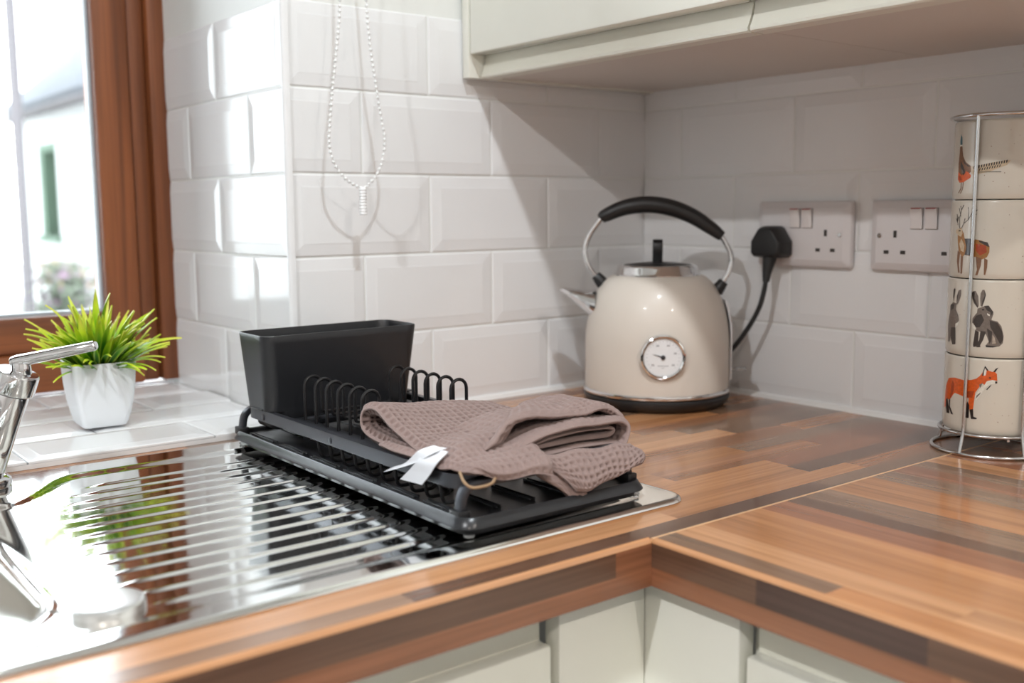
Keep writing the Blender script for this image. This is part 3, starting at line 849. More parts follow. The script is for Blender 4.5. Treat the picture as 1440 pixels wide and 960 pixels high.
# wires: each runs from the near rail below, up into a loop, across, up into the far loop
for k in range(13):
    yk = -0.1640 - 0.0240 * k
    zt = 0.0905 if k < 6 else 0.050
    und = fillet([(-0.6935, yk, 0.0400), (-0.6900, yk, 0.0205), (-0.6660, yk, 0.0200), (-0.6660, yk, 0.0395)], 0.006)
    if k >= 3: rk(MB().tube(und, 0.0017, 8), 'trough_wire', M['rackwire'])
    if k < 6:
        def loop(xc, h):
            hw = 0.0098
            L = []
            for t in range(0, 181, 20):
                L.append((xc - hw * math.cos(R(t)), yk, h - hw + hw * math.sin(R(t))))
            return L
        pa = [(-0.6695, yk, 0.0435)] + loop(-0.6597, zt) + [(-0.6499, yk, 0.0520)]
        mid = [(-0.6490, yk, 0.0545), (-0.6460, yk, 0.0555), (-0.6000, yk, 0.0560), (-0.5690, yk, 0.0560), (-0.5660, yk, 0.0570), (-0.5649, yk, 0.0600)]
        mid = [(-0.6499, yk, 0.0570)] + fillet([(-0.6499, yk, 0.0570), (-0.6499, yk, 0.0510), (-0.5649, yk, 0.0510), (-0.5649, yk, 0.0600)], 0.0055)[1:]
        pb = loop(-0.5551, zt) + [(-0.5453, yk, 0.0440)]
        rk(MB().tube([(-0.6695, yk, 0.0435)] + loop(-0.6597, zt) + mid + pb, 0.0018, 8), 'prong_wire', M['rackwire'])
    else:
        rk(MB().tube(fillet([(-0.6660, yk, 0.0440), (-0.6660, yk, 0.0475), (-0.5450, yk, 0.0475), (-0.5450, yk, 0.0435)], 0.003), 0.0018, 8), 'cross_wire', M['rackwire'])
# arched end legs
def arch(ye, out):
    xa, xb = -0.6965, -0.5120
    path = fillet([(xa - 0.002, ye, 0.0165), (xa + 0.002, ye, 0.0440), (xb - 0.002, ye, 0.0440), (xb + 0.002, ye, 0.0165)], 0.022, 8)
    P = [Vector(p) for p in path]
    rings = []
    for i, p in enumerate(P):
        t = (P[min(i + 1, len(P) - 1)] - P[max(i - 1, 0)]).normalized()
        nrm = Vector((0, 1, 0)).cross(t).normalized()
        w, th = 0.0046, 0.0034
        rings.append([p + Vector((0, -w, 0)) + nrm * th, p + Vector((0, w, 0)) + nrm * th, p + Vector((0, w, 0)) - nrm * th, p + Vector((0, -w, 0)) - nrm * th])
    g = MB(); loft(g, rings)
    a = rk(g, 'arch_leg', M['rack'], bevel=0.0015)
    for xx in (xa - 0.0015, xb + 0.0015):
        MB().box((xx - 0.0058, ye - 0.0078, 0.0162), (xx + 0.0058, ye + 0.0078, 0.0250)).build('foot_clip', M['black'], a, bevel=0.0015)
arch(-0.4865, -1)
arch(-0.0640, 1)

tray = thing('drip_tray', 'black plastic drip tray under the dish rack, resting on the ribbed drainer', 'tray', (-0.605, -0.28, 0.0038))
ti = Matrix.Translation((-0.605, -0.28, 0.0038)).inverted()
tx0, tx1, ty0, ty1 = -0.7085, -0.5020, -0.5085, -0.0530
g = MB(); rings = []
for ins, z in ((0.0090, 0.0062), (0.0065, 0.0068), (0.0045, 0.0118), (0.0006, 0.0122), (0.0, 0.0128), (0.0002, 0.0138), (0.0040, 0.0206), (0.0048, 0.0212), (0.0064, 0.0210), (0.0078, 0.0202), (0.0098, 0.0166), (0.0112, 0.0160)):
    rings.append([(x, y, z) for x, y in rrect(tx0 + ins, ty0 + ins, tx1 - ins, ty1 - ins, 0.0165 - ins * 0.4, 7)])
loft(g, rings); o = g.build('tray_body', M['tray'], tray, angle=35); o.matrix_parent_inverse = ti
for c, xx in enumerate((-0.688, -0.6515, -0.615, -0.578, -0.541)):
    for r_ in range(6):
        y0 = -0.478 + 0.070 * r_
        for dxx in (-0.0022, 0.0022):
            o = MB().box((xx + dxx - 0.0008, y0, 0.0156), (xx + dxx + 0.0008, y0 + 0.056, 0.0178)).build('drain_rib', M['tray'], tray, bevel=0.0004, seg=1); o.matrix_parent_inverse = ti
for xx, yy in ((-0.513, -0.498), (-0.697, -0.498), (-0.513, -0.064), (-0.697, -0.064)):
    o = MB().lathe([(0.0040, 0.0), (0.0046, 0.0008), (0.0044, 0.0024), (0, 0.0024)], 16, (xx, yy, 0.0044)).build('rubber_foot', M['clear'], tray); o.matrix_parent_inverse = ti

cad = thing('utensil_caddy', 'empty charcoal cutlery caddy hung across the back of the dish rack', 'caddy', (-0.605, -0.108, 0.030))
g = MB(); rings = []
def cr_(z, ins):
    t = (z - 0.030) / (0.1335 - 0.030)
    x0, x1 = (-0.6975 - 0.0080 * t if z > 0.0508 else -0.6905) + ins, -0.5225 + 0.0100 * t - ins
    y0, y1 = -0.1360 - 0.0105 * t + ins, -0.0800 + 0.0070 * t - ins
    return [(x + 0.605, y + 0.108, z - 0.030) for x, y in rrect(x0, y0, x1, y1, 0.0135, 8)]
for z, ins in ((0.030, 0.004), (0.0312, 0.001), (0.033, 0.0), (0.0505, 0.0), (0.0512, 0.0), (0.125, 0.0), (0.1328, 0.0), (0.1338, 0.0006), (0.1338, 0.0018), (0.130, 0.0024), (0.0520, 0.0026), (0.0500, 0.0026), (0.036, 0.0026), (0.0345, 0.006)):
    rings.append(cr_(z, ins))
loft(g, rings); g.build('caddy_body', M['caddy'], cad, angle=40)
# hooks over the rails
for sx, xx in ((-1, -0.6965), (1, -0.5120)):
    MB().box((xx + 0.605 - 0.004, -0.016, 0.0212), (xx + 0.605 + 0.004, 0.016, 0.0232)).build('hook_lip', M['caddy'], cad, bevel=0.0006)

# ================================================================== towel
def waffle_mat():
    m = pmat('taupe_waffle_cotton', srgb(143, 124, 119), 0.95, vary=0.08, scale=60, bump=0.5, bscale=1400, spec=0.15)
    b = m.node_tree.nodes['Principled BSDF']
    b.inputs['Sheen Weight'].default_value = 0.1
    return m
M['towel'] = waffle_mat()
tw_mb_V, tw_mb_F = [], []
def sheet(ctrl, du, dv, thick=0.0032, amp=0.0016, pitch=0.0072, jitter=0.0, seed=1):
    """ctrl: rows x cols of points; both directions Catmull-Rom; waffle cells raised in real geometry"""
    m, n = len(ctrl), len(ctrl[0])
    C0 = [[Vector(p) for p in row] for row in ctrl]
    Lu = max(sum((C0[i + 1][j] - C0[i][j]).length for i in range(m - 1)) for j in range(n))
    Lv = max(sum((C0[i][j + 1] - C0[i][j]).length for j in range(n - 1)) for i in range(m))
    nu, nv = max(4, int(Lu / du)), max(4, int(Lv / dv))
    # arc-length parameter along u
    cum = [0]
    for i in range(m - 1):
        cum.append(cum[-1] + sum((C0[i + 1][j] - C0[i][j]).length for j in range(n)) / n)
    P = np.zeros((nu + 1, nv + 1, 3))
    for a in range(nu + 1):
        s = cum[-1] * a / nu
        i = min(max(k for k in range(m) if cum[k] <= s + 1e-12), m - 2)
        t = i + (s - cum[i]) / max(cum[i + 1] - cum[i], 1e-9)
        row = [crom([C0[k][j] for k in range(m)], min(t, m - 1)) for j in range(n)]
        for b in range(nv + 1):
            P[a, b] = crom(row, (n - 1) * b / nv) if n > 1 else row[0]
    rng = np.random.RandomState(seed)
    if jitter > 0:
        K = rng.uniform(-1, 1, (6, 3)); 
        uu, vv = np.meshgrid(np.linspace(0, Lu, nu + 1), np.linspace(0, Lv, nv + 1), indexing='ij')
        for q in range(6):
            ph = rng.uniform(0, 6.28); fu, fv = rng.uniform(40, 170), rng.uniform(40, 170)
            P += (jitter * K[q] * 0.5)[None, None, :] * np.sin(fu * uu + fv * vv * (1 if q % 2 else -1) + ph)[..., None]
    Tu = np.gradient(P, axis=0); Tv = np.gradient(P, axis=1)
    N = np.cross(Tu, Tv); N /= np.maximum(np.linalg.norm(N, axis=2, keepdims=True), 1e-12)
    uu, vv = np.meshgrid(np.linspace(0, Lu, nu + 1), np.linspace(0, Lv, nv + 1), indexing='ij')
    wu = smooth(0.50, 0.92, np.abs(np.cos(math.pi * uu / pitch))); wv = smooth(0.50, 0.92, np.abs(np.cos(math.pi * vv / pitch)))
    h = amp * (np.maximum(wu, wv) * 0.8 + 0.2 * np.minimum(1, wu + wv))
    edge = np.minimum(np.minimum(uu, Lu - uu), np.minimum(vv, Lv - vv))
    # hem: plain, slightly thicker rolled edge
    k = np.clip(edge / 0.006, 0, 1)
    half = thick / 2 * np.sqrt(np.clip(1 - (1 - np.clip(edge / (thick * 0.6), 0, 1)) ** 2, 0.0, 1)) 
    top = P + N * (half + h * k)[..., None]
    bot = P - N * (half + h * k)[..., None]
    base = sum(len(v) for v in tw_mb_V)
    nn = (nu + 1) * (nv + 1)
    tw_mb_V.append(np.concatenate([top.reshape(-1, 3), bot.reshape(-1, 3)]))
    a, b = np.meshgrid(np.arange(nu), np.arange(nv), indexing='ij')
    w = nv + 1
    q = np.stack([a * w + b, (a + 1) * w + b, (a + 1) * w + b + 1, a * w + b + 1], -1).reshape(-1, 4)
    fs = [q + base, q[:, ::-1] + base + nn]
    idx = np.arange(nn).reshape(nu + 1, nv + 1)
    loop_ = np.concatenate([idx[:-1, 0], idx[-1, :-1], idx[:0:-1, -1], idx[0, :0:-1]])
    nx_ = np.roll(loop_, -1)
    fs.append(np.stack([loop_, loop_ + nn, nx_ + nn, nx_], -1) + base)
    tw_mb_F.extend(fs)
XC = (-0.690, -0.645, -0.595, -0.535)
rowsL = [
    [(-0.450, .0545), (-0.450, .0550), (-0.450, .0560), (-0.450, .0560)],
    [(-0.400, .0540), (-0.400, .0550), (-0.400, .0555), (-0.400, .0545)],
    [(-0.350, .0550), (-0.345, .0545), (-0.345, .0550), (-0.345, .0545)],
    [(-0.321, .0620), (-0.316, .0590), (-0.316, .0580), (-0.318, .0555)],
    [(-0.3165, .0725), (-0.311, .0680), (-0.311, .0655), (-0.312, .0605)],
    [(-0.3240, .0815), (-0.317, .0760), (-0.317, .0720), (-0.318, .0650)],
    [(-0.3430, .0845), (-0.340, .0750), (-0.340, .0700), (-0.338, .0640)],
    [(-0.3680, .0740), (-0.368, .0665), (-0.368, .0640), (-0.366, .0640)],
    [(-0.4000, .0620), (-0.400, .0605), (-0.400, .0620), (-0.398, .0670)],
    [(-0.4250, .0590), (-0.428, .0600), (-0.428, .0660), (-0.428, .0740)],
    [(-0.4520, .0600), (-0.456, .0615), (-0.456, .0690), (-0.456, .0760)],
]
sheet([[(XC[j], y, z) for j, (y, z) in enumerate(r)] for r in rowsL], 0.0007, 0.0007, thick=0.0016, amp=0.0052, pitch=0.0080, jitter=0.0006, seed=3)
# lower layer showing below at the left edge, and the front overhang on the rail corner
sheet([[(-0.6935, -0.352, .0535), (-0.660, -0.350, .0520), (-0.620, -0.350, .0520)],
       [(-0.6955, -0.375, .0545), (-0.660, -0.380, .0525), (-0.620, -0.380, .0520)],
       [(-0.6960, -0.410, .0550), (-0.660, -0.410, .0530), (-0.620, -0.410, .0530)],
       [(-0.6960, -0.450, .0550), (-0.660, -0.450, .0535), (-0.620, -0.450, .0535)]], 0.0012, 0.0012, thick=0.002, amp=0.0036, pitch=0.0080, jitter=0.0008, seed=5)
sheet([[(-0.6975, -0.425, .0560), (-0.672, -0.418, .0625), (-0.640, -0.418, .0665), (-0.605, -0.420, .0700)],
       [(-0.6985, -0.450, .0575), (-0.674, -0.446, .0650), (-0.645, -0.446, .0660), (-0.606, -0.446, .0680)],
       [(-0.6985, -0.474, .0560), (-0.676, -0.474, .0620), (-0.647, -0.476, .0610), (-0.610, -0.476, .0620)],
       [(-0.6960, -0.492, .0545), (-0.675, -0.496, .0565), (-0.646, -0.499, .0560), (-0.612, -0.499, .0540)],
       [(-0.6900, -0.4995, .0520), (-0.672, -0.5040, .0500), (-0.645, -0.5060, .0470), (-0.616, -0.5060, .0440)]], 0.0012, 0.0012, thick=0.0030, amp=0.0028, pitch=0.0080, jitter=0.0026, seed=8)
def band(prof, y0, y1, shift=(0, 0), amp=0.0014, thick=0.0048, seed=1, dz=0.0, jit=0.0012):
    rows_ = []
    for (x, z) in prof:
        rows_.append([(x, y0, z), (x + shift[0] * 0.33, y0 + (y1 - y0) * 0.33, z + dz * 0.33), (x + shift[0] * 0.66, y0 + (y1 - y0) * 0.66, z + dz * 0.66), (x + shift[0], y1, z + dz)])
    sheet(rows_, 0.0011, 0.0012, thick=thick, amp=amp, pitch=0.0078, jitter=jit, seed=seed)
A_ = [(-0.660, .0640), (-0.6490, .0690), (-0.6420, .0770), (-0.6340, .0840), (-0.6220, .0870), (-0.6060, .0875), (-0.5791, .0830), (-0.5512, .0830), (-0.5325, .0850), (-0.5150, .0820), (-0.5020, .0735), (-0.4945, .0625), (-0.4940, .0515), (-0.4990, .0430), (-0.5110, .0355), (-0.5350, .0300), (-0.5600, .0262)]
rowsA = []
for x, z in A_:
    t = min(1, max(0, (x + 0.660) / 0.100))
    xb = x + (1 - t) * 0.100 + 0.006
    zb = z - 0.006 if t >= 1 else 0.066 + 0.013 * t
    rowsA.append([(x + (xb - x) * f, -0.470 + 0.085 * f, z + (zb - z) * f + 0.004 * math.sin(math.pi * f) * (x < -0.52)) for f in (0, 0.33, 0.66, 1)])
sheet(rowsA, 0.0011, 0.0012, thick=0.0040, amp=0.0022, pitch=0.0074, jitter=0.0012, seed=11)
B_ = [(-0.6570, .0520), (-0.6400, .0590), (-0.6220, .0665), (-0.5995, .0720), (-0.5791, .0735), (-0.5512, .0735), (-0.5221, .0725), (-0.5066, .0695), (-0.4995, .0640), (-0.5005, .0560), (-0.5060, .0490), (-0.520, .0445)]
band(B_, -0.480, -0.380, shift=(0.004, 0), seed=12)
C_ = [(-0.6300, .0545), (-0.6100, .0590), (-0.5653, .0600), (-0.5300, .0585), (-0.5185, .0590), (-0.5140, .0625), (-0.5200, .0655), (-0.5330, .0665), (-0.5600, .0675), (-0.5900, .0660), (-0.6080, .0635)]
band(C_, -0.474, -0.385, thick=0.0036, amp=0.0004, seed=13, jit=0.0006)
band([(-0.6300, .0500), (-0.6000, .0520), (-0.5653, .0530), (-0.5300, .0520), (-0.5080, .0500)], -0.474, -0.385, thick=0.0044, amp=0.0006, seed=14, jit=0.0006)
# folded corner hanging over the front end of the rack
sheet([[(-0.6180, -0.4855, 0.0545), (-0.5900, -0.4855, 0.0550), (-0.5550, -0.4845, 0.0535), (-0.5250, -0.4835, 0.0515), (-0.5030, -0.4815, 0.0500)],
       [(-0.6100, -0.4960, 0.0475), (-0.5860, -0.4985, 0.0440), (-0.5550, -0.4965, 0.0430), (-0.5250, -0.4955, 0.0430), (-0.4990, -0.4925, 0.0440)],
       [(-0.6000, -0.5030, 0.0380), (-0.5830, -0.5055, 0.0330), (-0.5560, -0.5025, 0.0330), (-0.5270, -0.5015, 0.0355), (-0.5000, -0.4985, 0.0390)],
       [(-0.5900, -0.5075, 0.0255), (-0.5800, -0.5090, 0.0235), (-0.5580, -0.5055, 0.0265), (-0.5300, -0.5035, 0.0305), (-0.5060, -0.5005, 0.0350)]], 0.0011, 0.0011, thick=0.0036, amp=0.0026, pitch=0.0074, jitter=0.0012, seed=21)
sheet([[(-0.6280, -0.4815, 0.0500), (-0.6080, -0.4815, 0.0500), (-0.5850, -0.4815, 0.0480)],
       [(-0.6200, -0.4935, 0.0400), (-0.6020, -0.4955, 0.0370), (-0.5800, -0.4965, 0.0330)],
       [(-0.6060, -0.4975, 0.0300), (-0.5930, -0.5005, 0.0250), (-0.5760, -0.5015, 0.0230)],
       [(-0.5900, -0.5005, 0.0175), (-0.5840, -0.5020, 0.0165), (-0.5740, -0.5025, 0.0185)]], 0.0012, 0.0012, thick=0.0045, amp=0.0006, pitch=0.0078, jitter=0.0010, seed=22)
V = np.concatenate(tw_mb_V); F = np.concatenate(tw_mb_F)
towel = thing('towel', 'folded taupe waffle towel lying over the front of the dish rack', 'towel', (-0.60, -0.42, 0.05))
twi = Matrix.Translation((-0.60, -0.42, 0.05)).inverted()
o = link('cloth', np_mesh('cloth', V, F, M['towel']), towel); o.matrix_parent_inverse = twi
# white care label, two tails of a folded ribbon
def ribbon(ctrl, mat, name, th=0.0007):
    C0 = [[Vector(p) for p in row] for row in ctrl]
    m = len(C0); n = 24
    L = [[crom([C0[k][j] for k in range(m)], (m - 1) * a / n) for j in (0, 1)] for a in range(n + 1)]
    rings = []
    for a in range(n + 1):
        p, q = L[a]
        t = (L[min(a + 1, n)][0] - L[max(a - 1, 0)][0]).normalized()
        nn = t.cross((q - p).normalized()).normalized() * th / 2
        md = (p + q) / 2 + nn * 1.5
        rings.append([p + nn, md + nn, q + nn, q - nn, md - nn, p - nn])
    g = MB(); loft(g, rings)
    o = g.build(name, mat, towel); o.matrix_parent_inverse = twi
    o['label'] = 'white care label'
    return o
ribbon([[(-0.690, -0.4580, .0690), (-0.691, -0.4400, .0680)], [(-0.6990, -0.4520, .0650), (-0.6995, -0.4300, .0630)], [(-0.7020, -0.4300, .0535), (-0.7020, -0.4130, .0500)], [(-0.7035, -0.4050, .0440), (-0.7030, -0.3960, .0435)], [(-0.7040, -0.3810, .0360), (-0.7040, -0.3790, .0358)]], M['fabric_white'], 'care_tag')
ribbon([[(-0.6940, -0.4660, .0680), (-0.6945, -0.4420, .0670)], [(-0.7020, -0.4620, .0590), (-0.7020, -0.4330, .0560)], [(-0.7035, -0.4520, .0470), (-0.7035, -0.4200, .0445)], [(-0.7045, -0.4420, .0370), (-0.7045, -0.4080, .0350)]], M['fabric_white'], 'care_tag')
o = MB().tube(smooth_path([(-0.6960, -0.4850, .0550), (-0.7000, -0.4960, .0500), (-0.6970, -0.5010, .0460), (-0.6900, -0.5040, .0455), (-0.6790, -0.5050, .0470), (-0.6720, -0.5020, .0520)], 24), 0.0013, 8).build('hanging_loop', M['beige'], towel); o.matrix_parent_inverse = twi

